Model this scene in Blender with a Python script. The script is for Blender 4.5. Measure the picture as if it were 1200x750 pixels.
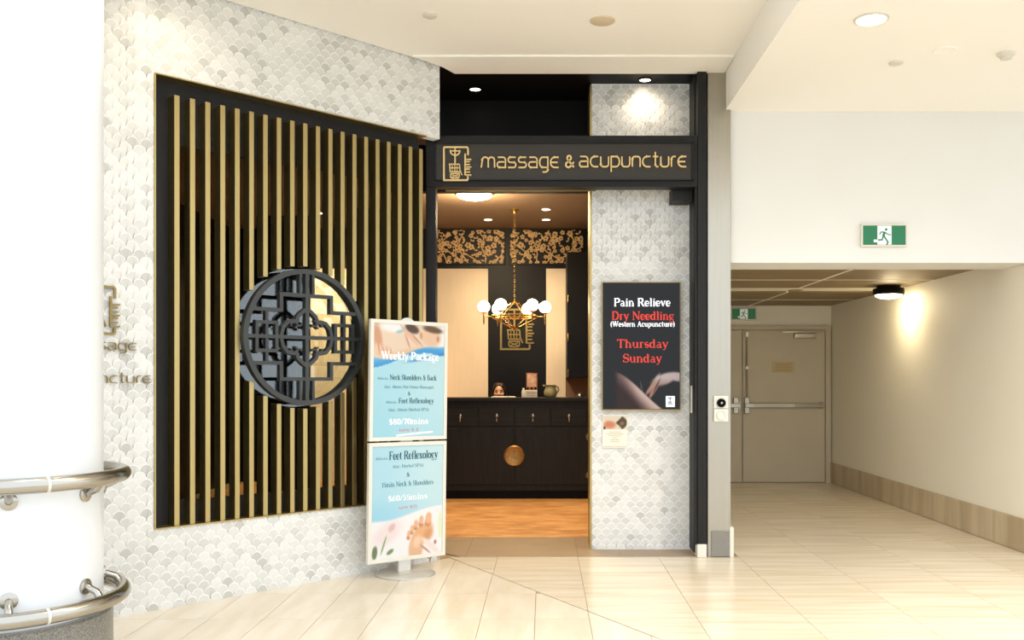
import bpy, bmesh, math, random
from math import pi, sin, cos, radians as rad
from mathutils import Vector, Matrix
random.seed(7)
for o in list(bpy.data.objects): bpy.data.objects.remove(o, do_unlink=True)
S = bpy.context.scene
COL = S.collection

# ------------------------------------------------------------------ camera
F, CX, CY, HC = 1077.0, 638.0, 443.0, 1.40
cam_d = bpy.data.cameras.new('camera'); cam = bpy.data.objects.new('camera', cam_d); COL.objects.link(cam)
cam.location = (0, 0, HC); cam.rotation_euler = (pi/2, 0, 0)
cam_d.sensor_fit = 'HORIZONTAL'; cam_d.sensor_width = 36; cam_d.lens = 36*F/1200
cam_d.shift_x = -(CX-600)/1200; cam_d.shift_y = (CY-375)/1200
cam_d.clip_start = 0.05; cam_d.clip_end = 200
S.camera = cam

# ------------------------------------------------------------------ world and light
W = bpy.data.worlds.new('world'); S.world = W; W.use_nodes = True
W.node_tree.nodes['Background'].inputs[0].default_value = (0.87, 0.95, 1.05, 1)
W.node_tree.nodes['Background'].inputs[1].default_value = 1.15
S.view_settings.view_transform = 'Standard'; S.view_settings.look = 'None'
S.view_settings.gamma = 1.0; S.view_settings.use_curve_mapping = False
S.view_settings.exposure = 0.88

def spot(name, loc, power, angle, color=(1, .86, .66), blend=1.0, target=None, size=.06):
    d = bpy.data.lights.new(name, 'SPOT'); d.energy = power; d.spot_size = rad(angle); d.spot_blend = blend
    d.color = color; d.shadow_soft_size = size
    o = bpy.data.objects.new(name, d); COL.objects.link(o); o.location = loc
    if target is not None:
        o.rotation_euler = (Vector(target)-Vector(loc)).to_track_quat('-Z', 'Y').to_euler()
    return o
def point(name, loc, power, color=(1, .75, .45), size=.1):
    d = bpy.data.lights.new(name, 'POINT'); d.energy = power; d.color = color; d.shadow_soft_size = size
    o = bpy.data.objects.new(name, d); COL.objects.link(o); o.location = loc
    return o

# ------------------------------------------------------------------ projection helpers
def X_(px, Y): return (px-CX)*Y/F
def Z_(py, Y): return HC-(py-CY)*Y/F
def at(px, py, Y): return Vector((X_(px, Y), Y, Z_(py, Y)))
R2 = math.sqrt(.5)
WX0, WY0 = -0.808, 7.077                    # right end of the 45 degree tiled wall
def S_(px):                                  # distance along that wall
    r = (px-CX)/F; Y = 7.885/(1-r); return (Y-WY0)/R2
def SY(s): return WY0+s*R2
def SZ(px, py): return HC-(py-CY)*(7.885/(1-(px-CX)/F))/F

# ------------------------------------------------------------------ materials
def lin(c):
    c = c/255.0
    return c/12.92 if c <= .04045 else ((c+.055)/1.055)**2.4
def rgb(r, g, b): return (lin(r), lin(g), lin(b), 1)
MATS = {}
def mat(name, col, rough=.5, metal=0, emit=None, estr=0, noise=None, coat=0, bump=None, spec=None):
    """noise = (scale3, detail, amount, second colour); bump = (scale3, strength)"""
    if name in MATS: return MATS[name]
    m = bpy.data.materials.new(name); m.use_nodes = True; MATS[name] = m
    nt = m.node_tree; b = nt.nodes['Principled BSDF']
    b.inputs['Base Color'].default_value = col; b.inputs['Roughness'].default_value = rough
    b.inputs['Metallic'].default_value = metal
    if coat: b.inputs['Coat Weight'].default_value = coat
    if spec is not None: b.inputs['Specular IOR Level'].default_value = spec
    if emit is not None:
        b.inputs['Emission Color'].default_value = emit; b.inputs['Emission Strength'].default_value = estr
    if noise or bump:
        tc = nt.nodes.new('ShaderNodeTexCoord'); oi = nt.nodes.new('ShaderNodeObjectInfo')
        add = nt.nodes.new('ShaderNodeVectorMath'); add.operation = 'ADD'
        mul = nt.nodes.new('ShaderNodeMath'); mul.operation = 'MULTIPLY'; mul.inputs[1].default_value = 57.0
        nt.links.new(oi.outputs['Random'], mul.inputs[0])
        nt.links.new(tc.outputs['Object'], add.inputs[0]); nt.links.new(mul.outputs[0], add.inputs[1])
    if noise:
        sc, det, amt, c2 = noise
        mp = nt.nodes.new('ShaderNodeMapping'); mp.inputs['Scale'].default_value = sc
        nz = nt.nodes.new('ShaderNodeTexNoise'); nz.inputs['Scale'].default_value = 1; nz.inputs['Detail'].default_value = det
        cr = nt.nodes.new('ShaderNodeValToRGB')
        cr.color_ramp.elements[0].position = .35; cr.color_ramp.elements[1].position = .68
        cr.color_ramp.elements[0].color = col
        cr.color_ramp.elements[1].color = tuple(col[i]*(1-amt)+c2[i]*amt for i in range(3))+(1,)
        nt.links.new(add.outputs[0], mp.inputs[0]); nt.links.new(mp.outputs[0], nz.inputs['Vector'])
        nt.links.new(nz.outputs['Fac'], cr.inputs[0]); nt.links.new(cr.outputs[0], b.inputs['Base Color'])
    if bump:
        sc, st = bump
        mp = nt.nodes.new('ShaderNodeMapping'); mp.inputs['Scale'].default_value = sc
        nz = nt.nodes.new('ShaderNodeTexNoise'); nz.inputs['Scale'].default_value = 1; nz.inputs['Detail'].default_value = 3
        bp = nt.nodes.new('ShaderNodeBump'); bp.inputs['Strength'].default_value = st; bp.inputs['Distance'].default_value = .002
        nt.links.new(add.outputs[0], mp.inputs[0]); nt.links.new(mp.outputs[0], nz.inputs['Vector'])
        nt.links.new(nz.outputs['Fac'], bp.inputs['Height']); nt.links.new(bp.outputs[0], b.inputs['Normal'])
    return m
def mat_attr(name, rough=.4, estr=0, coat=0, mult=1.0, spec=.5):
    if name in MATS: return MATS[name]
    m = bpy.data.materials.new(name); m.use_nodes = True; MATS[name] = m
    nt = m.node_tree; b = nt.nodes['Principled BSDF']; a = nt.nodes.new('ShaderNodeAttribute'); a.attribute_name = 'Col'
    b.inputs['Roughness'].default_value = rough; b.inputs['Specular IOR Level'].default_value = spec
    vm = nt.nodes.new('ShaderNodeVectorMath'); vm.operation = 'SCALE'; vm.inputs['Scale'].default_value = mult
    nt.links.new(a.outputs['Color'], vm.inputs[0]); nt.links.new(vm.outputs[0], b.inputs['Base Color'])
    if coat: b.inputs['Coat Weight'].default_value = coat
    if estr:
        nt.links.new(a.outputs['Color'], b.inputs['Emission Color']); b.inputs['Emission Strength'].default_value = estr
    return m
def mat_random(name, cols, rough=.35):
    m = bpy.data.materials.new(name); m.use_nodes = True; MATS[name] = m
    nt = m.node_tree; b = nt.nodes['Principled BSDF']; oi = nt.nodes.new('ShaderNodeObjectInfo')
    cr = nt.nodes.new('ShaderNodeValToRGB'); cr.color_ramp.interpolation = 'CONSTANT'
    el = cr.color_ramp.elements
    while len(el) < len(cols): el.new(.5)
    for i, c in enumerate(cols): el[i].position = i/len(cols); el[i].color = c
    nt.links.new(oi.outputs['Random'], cr.inputs[0]); nt.links.new(cr.outputs[0], b.inputs['Base Color'])
    b.inputs['Roughness'].default_value = rough
    return m
def mat_glass(name, refl=.12, tint=(.9, .95, .93, 1)):
    m = bpy.data.materials.new(name); m.use_nodes = True; nt = m.node_tree; nt.nodes.clear()
    out = nt.nodes.new('ShaderNodeOutputMaterial'); mx = nt.nodes.new('ShaderNodeMixShader')
    t = nt.nodes.new('ShaderNodeBsdfTransparent'); t.inputs[0].default_value = tint
    g = nt.nodes.new('ShaderNodeBsdfGlossy'); g.inputs['Roughness'].default_value = .02
    fr = nt.nodes.new('ShaderNodeFresnel'); fr.inputs[0].default_value = 1.5
    ad = nt.nodes.new('ShaderNodeMath'); ad.operation = 'ADD'; ad.inputs[1].default_value = refl-.04; ad.use_clamp = True
    nt.links.new(fr.outputs[0], ad.inputs[0]); nt.links.new(ad.outputs[0], mx.inputs[0])
    nt.links.new(t.outputs[0], mx.inputs[1]); nt.links.new(g.outputs[0], mx.inputs[2]); nt.links.new(mx.outputs[0], out.inputs[0])
    return m

m_white = mat('white_plaster', rgb(226, 225, 219), .85, noise=((2, 2, 2), 2, .5, rgb(223, 221, 214)))
m_ceil = mat('ceiling_paint', rgb(251, 248, 240), .9, noise=((1, 1, 1), 2, .4, rgb(249, 246, 237)))
m_column = mat('column_paint', rgb(226, 228, 228), .35, noise=((2, 2, 2), 2, .4, rgb(240, 240, 237)))
m_corr = mat('corridor_wall_paint', rgb(244, 239, 224), .6, noise=((2, 2, 2), 3, .4, rgb(241, 235, 218)))
m_grout = mat('mosaic_grout', rgb(248, 247, 243), .85, noise=((20, 20, 20), 2, .4, rgb(240, 239, 233)))
SCALE_COLS = [(218, 217, 211), (212, 211, 205), (225, 224, 218), (205, 204, 197), (219, 218, 211), (223, 222, 216), (209, 208, 202), (192, 191, 184), (222, 221, 214), (215, 214, 208)]
m_scale = mat_random('mosaic_marble', [rgb(*c) for c in SCALE_COLS], .3)
m_scale_s = mat_attr('mosaic_marble_joined', .3)
m_black = mat('black_stained_wood', rgb(24, 23, 21), .5, noise=((40, 40, 3), 4, .7, rgb(36, 34, 31)), bump=((60, 60, 4), .15), spec=.25)
m_blackh = mat('black_stained_wood_grain_across', rgb(24, 23, 21), .5, noise=((3, 40, 40), 4, .7, rgb(36, 34, 31)), bump=((4, 60, 60), .15), spec=.25)
m_blackp = mat('black_paint', rgb(11, 10, 9), .5, noise=((5, 5, 5), 2, .3, rgb(16, 15, 13)), spec=.12)
m_iron = mat('black_lattice_paint', rgb(44, 46, 43), .4, noise=((9, 9, 9), 2, .4, rgb(54, 56, 52)))
m_gold = mat('brushed_gold_bar', rgb(178, 158, 106), .4, 1.0, noise=((60, 60, 2), 3, .5, rgb(164, 144, 94)))
m_goldl = mat('gold_letter_metal', rgb(222, 192, 130), .4, .2, noise=((30, 30, 30), 2, .4, rgb(210, 178, 112)))
m_bronze = mat('bronze_letter_metal', rgb(142, 122, 72), .35, .7, noise=((30, 30, 30), 2, .4, rgb(120, 101, 58)))
m_brass = mat('polished_brass', rgb(222, 178, 96), .22, 1.0, noise=((8, 8, 8), 2, .3, rgb(200, 155, 78)))
m_steel = mat('brushed_steel', rgb(172, 166, 152), .34, 1.0, noise=((90, 90, 1.5), 3, .4, rgb(162, 156, 142)))
m_chrome = mat('rail_stainless_steel', rgb(178, 173, 162), .22, 1.0, noise=((6, 6, 6), 2, .3, rgb(166, 160, 150)))
m_granite = mat('speckled_grey_granite', rgb(150, 146, 136), .35, noise=((160, 160, 160), 2, 1.0, rgb(92, 89, 82)))
m_alu = mat('satin_aluminium', rgb(212, 209, 200), .4, .6, noise=((10, 10, 10), 2, .3, rgb(200, 197, 188)))
m_plast = mat('white_plastic', rgb(218, 213, 200), .4, noise=((10, 10, 10), 2, .3, rgb(212, 206, 192)))
m_tileX = mat('travertine_grain_across', rgb(229, 217, 196), .2, noise=((1.3, 16, 4), 5, .9, rgb(212, 195, 167)), spec=.4)
m_tileY = mat('travertine_grain_along', rgb(230, 219, 200), .2, noise=((9, 1.6, 4), 5, .8, rgb(217, 202, 176)), spec=.4)
m_subfl = mat('floor_joint_grout', rgb(158, 138, 104), .8, noise=((20, 20, 20), 2, .5, rgb(140, 120, 88)))
m_base = mat('travertine_skirting', rgb(208, 192, 162), .35, noise=((5, 5, .6), 5, .9, rgb(172, 153, 122)))
m_brownp = mat('brown_ceiling_board', rgb(142, 122, 90), .55, noise=((1.2, 8, 4), 3, .6, rgb(126, 106, 76)))
m_threshold = mat('taupe_threshold_tile', rgb(162, 140, 112), .4, noise=((4, 4, 4), 4, .6, rgb(148, 125, 98)))
m_timber = mat('mottled_oak_floor', rgb(224, 170, 106), .42, noise=((4.5, 6, 4), 4, .9, rgb(176, 118, 62)))
m_doorp = mat('cream_door_paint', rgb(206, 196, 172), .5, noise=((3, 3, 3), 2, .4, rgb(198, 187, 162)))
m_peach = mat('cream_wall_covering', rgb(238, 222, 194), .8, noise=((30, 30, 3), 2, .4, rgb(232, 214, 184)))
m_inceil = mat('taupe_interior_ceiling', rgb(122, 98, 74), .8, noise=((2, 2, 2), 2, .4, rgb(114, 91, 68)))
m_dark = mat('black_interior_wall', rgb(17, 15, 13), .4, noise=((5, 5, 5), 2, .4, rgb(23, 21, 18)), spec=.2)
m_tan = mat('tan_wall_paint', rgb(150, 118, 92), .7, noise=((3, 3, 3), 2, .4, rgb(140, 108, 82)))
m_floral = mat('gold_blossom_print', rgb(226, 190, 132), .6, noise=((40, 40, 40), 2, .8, rgb(170, 134, 80)))
m_glow = mat('warm_lamp_lens', rgb(255, 240, 215), .4, emit=(1, .86, .66, 1), estr=9)
m_pdome = mat('passage_lamp_dome', rgb(255, 240, 215), .4, emit=(1, .84, .56, 1), estr=21)
m_globe = mat('lit_glass_globe', rgb(255, 244, 225), .2, emit=(1, .80, .52, 1), estr=7)
m_green = mat('exit_sign_green', rgb(14, 104, 64), .4, emit=rgb(20, 130, 80), estr=.08, noise=((4, 4, 4), 2, .3, rgb(18, 112, 70)))
m_exitw = mat('exit_sign_white', rgb(222, 228, 220), .4, emit=rgb(235, 245, 235), estr=.12)
m_glass = mat_glass('window_glass', .085)
m_pane = mat_glass('tinted_pane_glass', -.01, (.75, .78, .76, 1))
m_screen = mat('dark_screen_glass', rgb(26, 24, 21), .08, spec=.2, noise=((2, 2, 2), 2, .4, rgb(34, 31, 27)))
m_txtw = mat('screen_text_white', rgb(240, 244, 252), .5, emit=rgb(235, 240, 252), estr=.3)
m_txtr = mat('screen_text_red', rgb(190, 44, 30), .5, emit=rgb(232, 56, 38), estr=.2)
m_print = mat_attr('poster_print', .4, mult=.72, spec=.3)
m_printe = mat_attr('screen_picture', .12, estr=.15, mult=.35, spec=.22)
m_teal = mat('poster_text_teal', rgb(30, 84, 94), .6, spec=.2)
m_tealp = mat('poster_text_pale_teal', rgb(74, 130, 140), .6, spec=.2)
m_pinkt = mat('poster_text_pink', rgb(206, 120, 118), .6)
m_whitet = mat('poster_text_white', rgb(236, 236, 236), .6)
m_inkg = mat('flyer_text_ink', rgb(170, 150, 120), .7)
m_skin = mat('skin', rgb(240, 186, 146), .5, noise=((20, 20, 20), 2, .3, rgb(214, 152, 114)))
m_hair = mat('dark_hair', rgb(38, 24, 18), .45, noise=((60, 60, 6), 3, .7, rgb(66, 32, 22)))
m_cloth = mat('dark_cloth', rgb(36, 32, 30), .8, noise=((40, 40, 40), 2, .5, rgb(46, 41, 38)))
m_lip = mat('lip_colour', rgb(190, 84, 74), .45)
m_eye = mat('eye_dark', rgb(26, 16, 12), .25)
m_ceram = mat('celadon_ceramic', rgb(176, 168, 120), .3, noise=((14, 14, 14), 3, .6, rgb(150, 138, 92)))
m_paper = mat('white_paper', rgb(240, 232, 214), .7)
m_leaf1 = mat('leaflet_print', rgb(214, 150, 104), .6, noise=((20, 20, 20), 3, .9, rgb(150, 90, 60)))

# ------------------------------------------------------------------ mesh builder
class MB:
    def __init__(s): s.v = []; s.f = []
    def add(s, vs, fs):
        n = len(s.v); s.v += [tuple(v) for v in vs]; s.f += [tuple(n+i for i in f) for f in fs]; return s
    def box(s, x0, x1, y0, y1, z0, z1):
        return s.add([(x0, y0, z0), (x1, y0, z0), (x1, y1, z0), (x0, y1, z0), (x0, y0, z1), (x1, y0, z1), (x1, y1, z1), (x0, y1, z1)],
                     [(0, 3, 2, 1), (4, 5, 6, 7), (0, 1, 5, 4), (1, 2, 6, 5), (2, 3, 7, 6), (3, 0, 4, 7)])
    def bbox(s, x0, x1, y0, y1, z0, z1, b=.006):
        """box with all edges chamfered"""
        bm = bmesh.new(); bmesh.ops.create_cube(bm, size=1)
        for v in bm.verts:
            v.co = ((x0+x1)/2+v.co.x*(x1-x0), (y0+y1)/2+v.co.y*(y1-y0), (z0+z1)/2+v.co.z*(z1-z0))
        bmesh.ops.bevel(bm, geom=bm.edges[:], offset=b, segments=2, affect='EDGES', profile=.5)
        bm.verts.ensure_lookup_table(); bm.verts.index_update()
        s.add([v.co[:] for v in bm.verts], [[v.index for v in f.verts] for f in bm.faces]); bm.free(); return s
    def prism_xz(s, pts, y0, y1):
        n = len(pts)
        return s.add([(p[0], y0, p[1]) for p in pts]+[(p[0], y1, p[1]) for p in pts],
                     [tuple(range(n)), tuple(range(2*n-1, n-1, -1))]+[(i, i+n, (i+1) % n+n, (i+1) % n) for i in range(n)])
    def prism_xy(s, pts, z0, z1):
        n = len(pts)
        return s.add([(p[0], p[1], z0) for p in pts]+[(p[0], p[1], z1) for p in pts],
                     [tuple(range(n-1, -1, -1)), tuple(range(n, 2*n))]+[(i, (i+1) % n, (i+1) % n+n, i+n) for i in range(n)])
    def flat_xz(s, pts, y): return s.add([(p[0], y, p[1]) for p in pts], [tuple(range(len(pts)))])
    def lathe(s, prof, n=24, c=(0, 0, 0), ax='z'):
        """prof = [(r, h)...] turned about an axis"""
        vs = []
        for r, h in prof:
            for i in range(n):
                a = 2*pi*i/n; p = (r*cos(a), r*sin(a), h)
                if ax == 'y': p = (p[0], p[2], p[1])
                if ax == 'x': p = (p[2], p[0], p[1])
                vs.append((c[0]+p[0], c[1]+p[1], c[2]+p[2]))
        fs = [(j*n+i, j*n+(i+1) % n, (j+1)*n+(i+1) % n, (j+1)*n+i) for j in range(len(prof)-1) for i in range(n)]
        fs += [tuple(range(n-1, -1, -1)), tuple(range((len(prof)-1)*n, len(prof)*n))]
        return s.add(vs, fs)
    def ball(s, c, r, n=16, k=10):
        if not hasattr(r, '__len__'): r = (r, r, r)
        vs = [(c[0], c[1], c[2]+r[2])]
        for j in range(1, k):
            t = pi*j/k
            vs += [(c[0]+r[0]*sin(t)*cos(2*pi*i/n), c[1]+r[1]*sin(t)*sin(2*pi*i/n), c[2]+r[2]*cos(t)) for i in range(n)]
        vs.append((c[0], c[1], c[2]-r[2])); L = len(vs)-1
        fs = [(0, 1+i, 1+(i+1) % n) for i in range(n)]
        for j in range(k-2):
            fs += [(1+j*n+i, 1+(j+1)*n+i, 1+(j+1)*n+(i+1) % n, 1+j*n+(i+1) % n) for i in range(n)]
        fs += [(L, 1+(k-2)*n+(i+1) % n, 1+(k-2)*n+i) for i in range(n)]
        return s.add(vs, fs)
    def tube(s, pts, r, n=10, closed=False):
        pts = [Vector(p) for p in pts]; m = len(pts); vs = []
        rs = r if hasattr(r, '__len__') else [r]*m
        up = None
        for i, p in enumerate(pts):
            a = pts[(i-1) % m] if (closed or i > 0) else p
            b = pts[(i+1) % m] if (closed or i < m-1) else p
            d = (b-a).normalized()
            if up is None: up = Vector((0, 0, 1)) if abs(d.z) < .9 else Vector((1, 0, 0))
            u = d.cross(up)
            if u.length < 1e-5: u = d.cross(Vector((0, 1, .1)))
            u.normalize(); w = u.cross(d).normalized(); up = w
            vs += [p+u*rs[i]*cos(2*pi*k/n)+w*rs[i]*sin(2*pi*k/n) for k in range(n)]
        q = m if closed else m-1
        fs = [(i*n+k, i*n+(k+1) % n, ((i+1) % m)*n+(k+1) % n, ((i+1) % m)*n+k) for i in range(q) for k in range(n)]
        if not closed: fs += [tuple(range(n-1, -1, -1)), tuple(range((m-1)*n, m*n))]
        return s.add(vs, fs)
    def stroke(s, pts, w, y0, y1, closed=False):
        """flat ribbon along a polyline in the xz plane, y0..y1 thick"""
        P = [Vector((p[0], p[1])) for p in pts]; n = len(P); L = []; Rr = []
        for i in range(n):
            a = P[(i-1) % n] if (closed or i > 0) else None
            b = P[(i+1) % n] if (closed or i < n-1) else None
            d1 = (P[i]-a).normalized() if a is not None else None
            d2 = (b-P[i]).normalized() if b is not None else None
            if d1 is None: d1 = d2
            if d2 is None: d2 = d1
            t = d1+d2
            t = t.normalized() if t.length > 1e-6 else d1
            nrm = Vector((-t.y, t.x)); k = max(.45, nrm.dot(Vector((-d1.y, d1.x))))
            L.append(P[i]+nrm*w/2/k); Rr.append(P[i]-nrm*w/2/k)
        vs = []
        for i in range(n): vs += [(L[i].x, y0, L[i].y), (Rr[i].x, y0, Rr[i].y), (Rr[i].x, y1, Rr[i].y), (L[i].x, y1, L[i].y)]
        fs = []
        for i in range(n if closed else n-1):
            a = 4*i; b = 4*((i+1) % n)
            for k in range(4): fs.append((a+k, a+(k+1) % 4, b+(k+1) % 4, b+k))
        if not closed: fs += [(3, 2, 1, 0), (4*n-4, 4*n-3, 4*n-2, 4*n-1)]
        return s.add(vs, fs)
    def mesh(s, name, m=None, smooth=None):
        me = bpy.data.meshes.new(name); me.from_pydata(s.v, [], s.f)
        bm = bmesh.new(); bm.from_mesh(me); bmesh.ops.recalc_face_normals(bm, faces=bm.faces[:]); bm.to_mesh(me); bm.free()
        if m is not None: me.materials.append(m)
        if smooth:
            me.polygons.foreach_set('use_smooth', [True]*len(me.polygons)); me.set_sharp_from_angle(angle=rad(smooth))
        return me
    def build(s, name, m, parent=None, smooth=None, loc=None):
        o = bpy.data.objects.new(name, s.mesh(name, m, smooth)); COL.objects.link(o)
        if parent is not None: o.parent = parent
        if loc is not None: o.location = loc
        return o
def arc(cx, cz, rx, rz, a0, a1, n=8):
    return [(cx+rx*cos(rad(a0+(a1-a0)*i/n)), cz+rz*sin(rad(a0+(a1-a0)*i/n))) for i in range(n+1)]
def empty(name, loc=(0, 0, 0), rz=0, parent=None):
    o = bpy.data.objects.new(name, None); COL.objects.link(o); o.location = loc; o.rotation_euler = (0, 0, rz)
    o.empty_display_size = .1
    if parent is not None: o.parent = parent
    return o
def tag(o, label, cat, group=None):
    o['label'] = label; o['category'] = cat
    if group: o['group'] = group
    return o
def struct(o, label=None, cat=None):
    o['kind'] = 'structure'
    if label: o['label'] = label
    if cat: o['category'] = cat
    return o
def copy_tree(o, parent=None):
    c = o.copy(); COL.objects.link(c); c.parent = parent
    for ch in [x for x in bpy.data.objects if x.parent == o]: copy_tree(ch, c)
    return c
def clip(poly, nx, nz, d):
    """keep the side where nx*x+nz*z <= d"""
    out = []
    for i in range(len(poly)):
        a = poly[i]; b = poly[(i+1) % len(poly)]
        da = nx*a[0]+nz*a[1]-d; db = nx*b[0]+nz*b[1]-d
        if da <= 0: out.append(a)
        if (da < 0 < db) or (db < 0 < da):
            t = da/(da-db); out.append((a[0]+(b[0]-a[0])*t, a[1]+(b[1]-a[1])*t))
    return out
def area(p): return abs(sum(p[i][0]*p[(i+1) % len(p)][1]-p[(i+1) % len(p)][0]*p[i][1] for i in range(len(p))))/2

# ================================================================== STRUCTURE
YF = 7.16            # front face of the black entrance frame
YP = 7.50            # tiled entrance pillar
ZC = 3.80            # mall ceiling, soffit
ZR = 3.50            # lower ceiling at the right
YW = 7.25            # white wall over the passage
XR = 3.85            # passage right wall
YD = 12.35           # passage end wall

# ---- floor
fl = MB().prism_xy([(-9, -9), (9, -9), (9, 12.5), (-9, 12.5)], -.12, -.006).build('floor', m_subfl)
struct(fl, 'pale travertine tiled floor of the mall and side passage', 'floor')
G = .0016
JA = Vector((-.7385, 7.166)); JB = Vector((.6237, 4.921)); jd = (JB-JA).normalized()
jn = Vector((-jd.y, jd.x))          # points to the right tiles' side
if jn.x < 0: jn = -jn
jdist = jn.dot(JA)
floor_cells = []
def floor_poly(x0, x1, y0, y1, side):
    p = [(x0+G, y0+G), (x1-G, y0+G), (x1-G, y1-G), (x0+G, y1-G)]
    if side < 0: p = clip(p, jn.x, jn.y, jdist-.006)
    else: p = clip(p, -jn.x, -jn.y, -(jdist+.006))
    return p
plain = {}
def floor_tile(p, m, full):
    cx = sum(q[0] for q in p)/len(p); cy = sum(q[1] for q in p)/len(p)
    if full:
        key = m.name
        if key not in plain: plain[key] = MB().prism_xy([(q[0]-cx, q[1]-cy) for q in p], -.006, 0).mesh('floor_tile', m)
        o = bpy.data.objects.new('floor_tile', plain[key]); COL.objects.link(o); o.parent = fl
    else:
        o = MB().prism_xy([(q[0]-cx, q[1]-cy) for q in p], -.006, 0).build('floor_tile', m, fl)
    o.location = (cx, cy, 0)
def in_view(x, y): return y > 4.6 and abs((CX-600)/F+x/y) < .62
# tiles laid lengthwise, left of the diagonal joint
rest = MB()
for i in range(-24, 6):
    for j in range(-21, 5):
        x0 = -.055+.3155*i; y0 = 5.34+.63*j; x1 = x0+.3155; y1 = y0+.63
        p = floor_poly(x0, x1, y0, y1, -1)
        if len(p) < 3 or area(p) < .002: continue
        full = area(p) > .196
        q = clip(p, -1, 1, 7.885-.002)               # in front of the angled wall
        q = clip(q, 0, 1, 7.2)
        if len(q) < 3 or area(q) < .002: continue
        full = full and area(q) > .196
        cx = sum(a[0] for a in q)/len(q); cy = sum(a[1] for a in q)/len(q)
        if cy > 4.3 and abs(.035+cx/cy) < .62: floor_tile(q, m_tileY, full)
        elif cx > -6 and cy > -7: rest.add([(a[0], a[1], 0) for a in q], [tuple(range(len(q)))])
o = rest.build('floor_tile_field', m_tileY, fl); o['kind'] = 'stuff'
rest = MB()
for i in range(-4, 8):
    for j in range(-38, 24):
        x0 = .262+.628*i; x1 = x0+.628; y0 = 4.93+.315*j; y1 = y0+.315
        p = floor_poly(x0, x1, y0, y1, 1)
        if len(p) < 3: continue
        q = clip(p, 0, 1, YD) if x0 > .9 else clip(p, 0, 1, 7.195)
        if x0 < 1.45 and y1 > 7.2 and x0 > .9: q = clip(q, -1, 0, -1.47) if y0 > 7.19 else clip(q, 0, 1, 7.195) if x1 < 1.5 else q
        if x1 > XR and y1 > 7.25: q = clip(q, 1, 0, XR)
        if len(q) < 3 or area(q) < .002: continue
        full = area(q) > .1955
        cx = sum(a[0] for a in q)/len(q); cy = sum(a[1] for a in q)/len(q)
        if cy > 4.3 and abs(.035+cx/cy) < .6: floor_tile(q, m_tileX, full)
        elif cy > -7 and cx < 6: rest.add([(a[0], a[1], 0) for a in q], [tuple(range(len(q)))])
o = rest.build('floor_tile_field', m_tileX, fl); o['kind'] = 'stuff'

# ---- shop floor: taupe threshold tiles, then mottled timber
for a, b in ((-1.9, -.62), (-.618, .262), (.264, .60)):
    MB().prism_xy([(a, 7.2), (b, 7.2), (b, 8.06), (a, 8.06)] if a > -1 else [(-.66, 7.2), (b, 7.2), (b, 8.06), (-1.52, 8.06)], -.006, .002).build('threshold_tile', m_threshold, fl)
MB().box(.602, 1.42, 7.2, YP, -.006, .002).build('threshold_tile', m_threshold, fl)
k = 0
y = 8.062
while y < 12.3:
    MB().prism_xy([(-5.5+1.5, y), (1.3, y), (1.3, y+.178), (-5.5+1.5, y+.178)], -.006, .004).build('floor_plank', m_timber, fl); y += .18

# ---- angled tiled wall (local x runs along it, local y into the shop)
wl = empty('wall_left', (WX0, WY0, 0), pi/4); struct(wl, 'angled wall clad in pale grey fish-scale mosaic', 'wall')
OS0, OS1, OZ0, OZ1 = -2.179, -.13, .49, 3.238
body = MB()
body.box(-6, OS0, 0, .12, 0, 4.2).box(OS0, OS1, 0, .12, 0, OZ0).box(OS0, 0, 0, .075, OZ1, 4.2)
body.build('grout_bed', m_grout, wl)
RS, KY, GP = .0395, 1.12, .0030
def scale_poly():
    p = arc(0, 0, RS-GP, RS-GP, 0, 180, 8)
    p += arc(-RS, -RS, RS+GP, RS+GP, 76, 14, 3)
    p += arc(RS, -RS, RS+GP, RS+GP, 166, 104, 3)
    return [(x, z*KY) for x, z in p]
SP = scale_poly(); SPA = area(SP)
scale_me = [MB().prism_xz(SP, -.0012-.0006*i, 0).mesh('scale_tile', m_scale) for i in range(3)]
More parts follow.
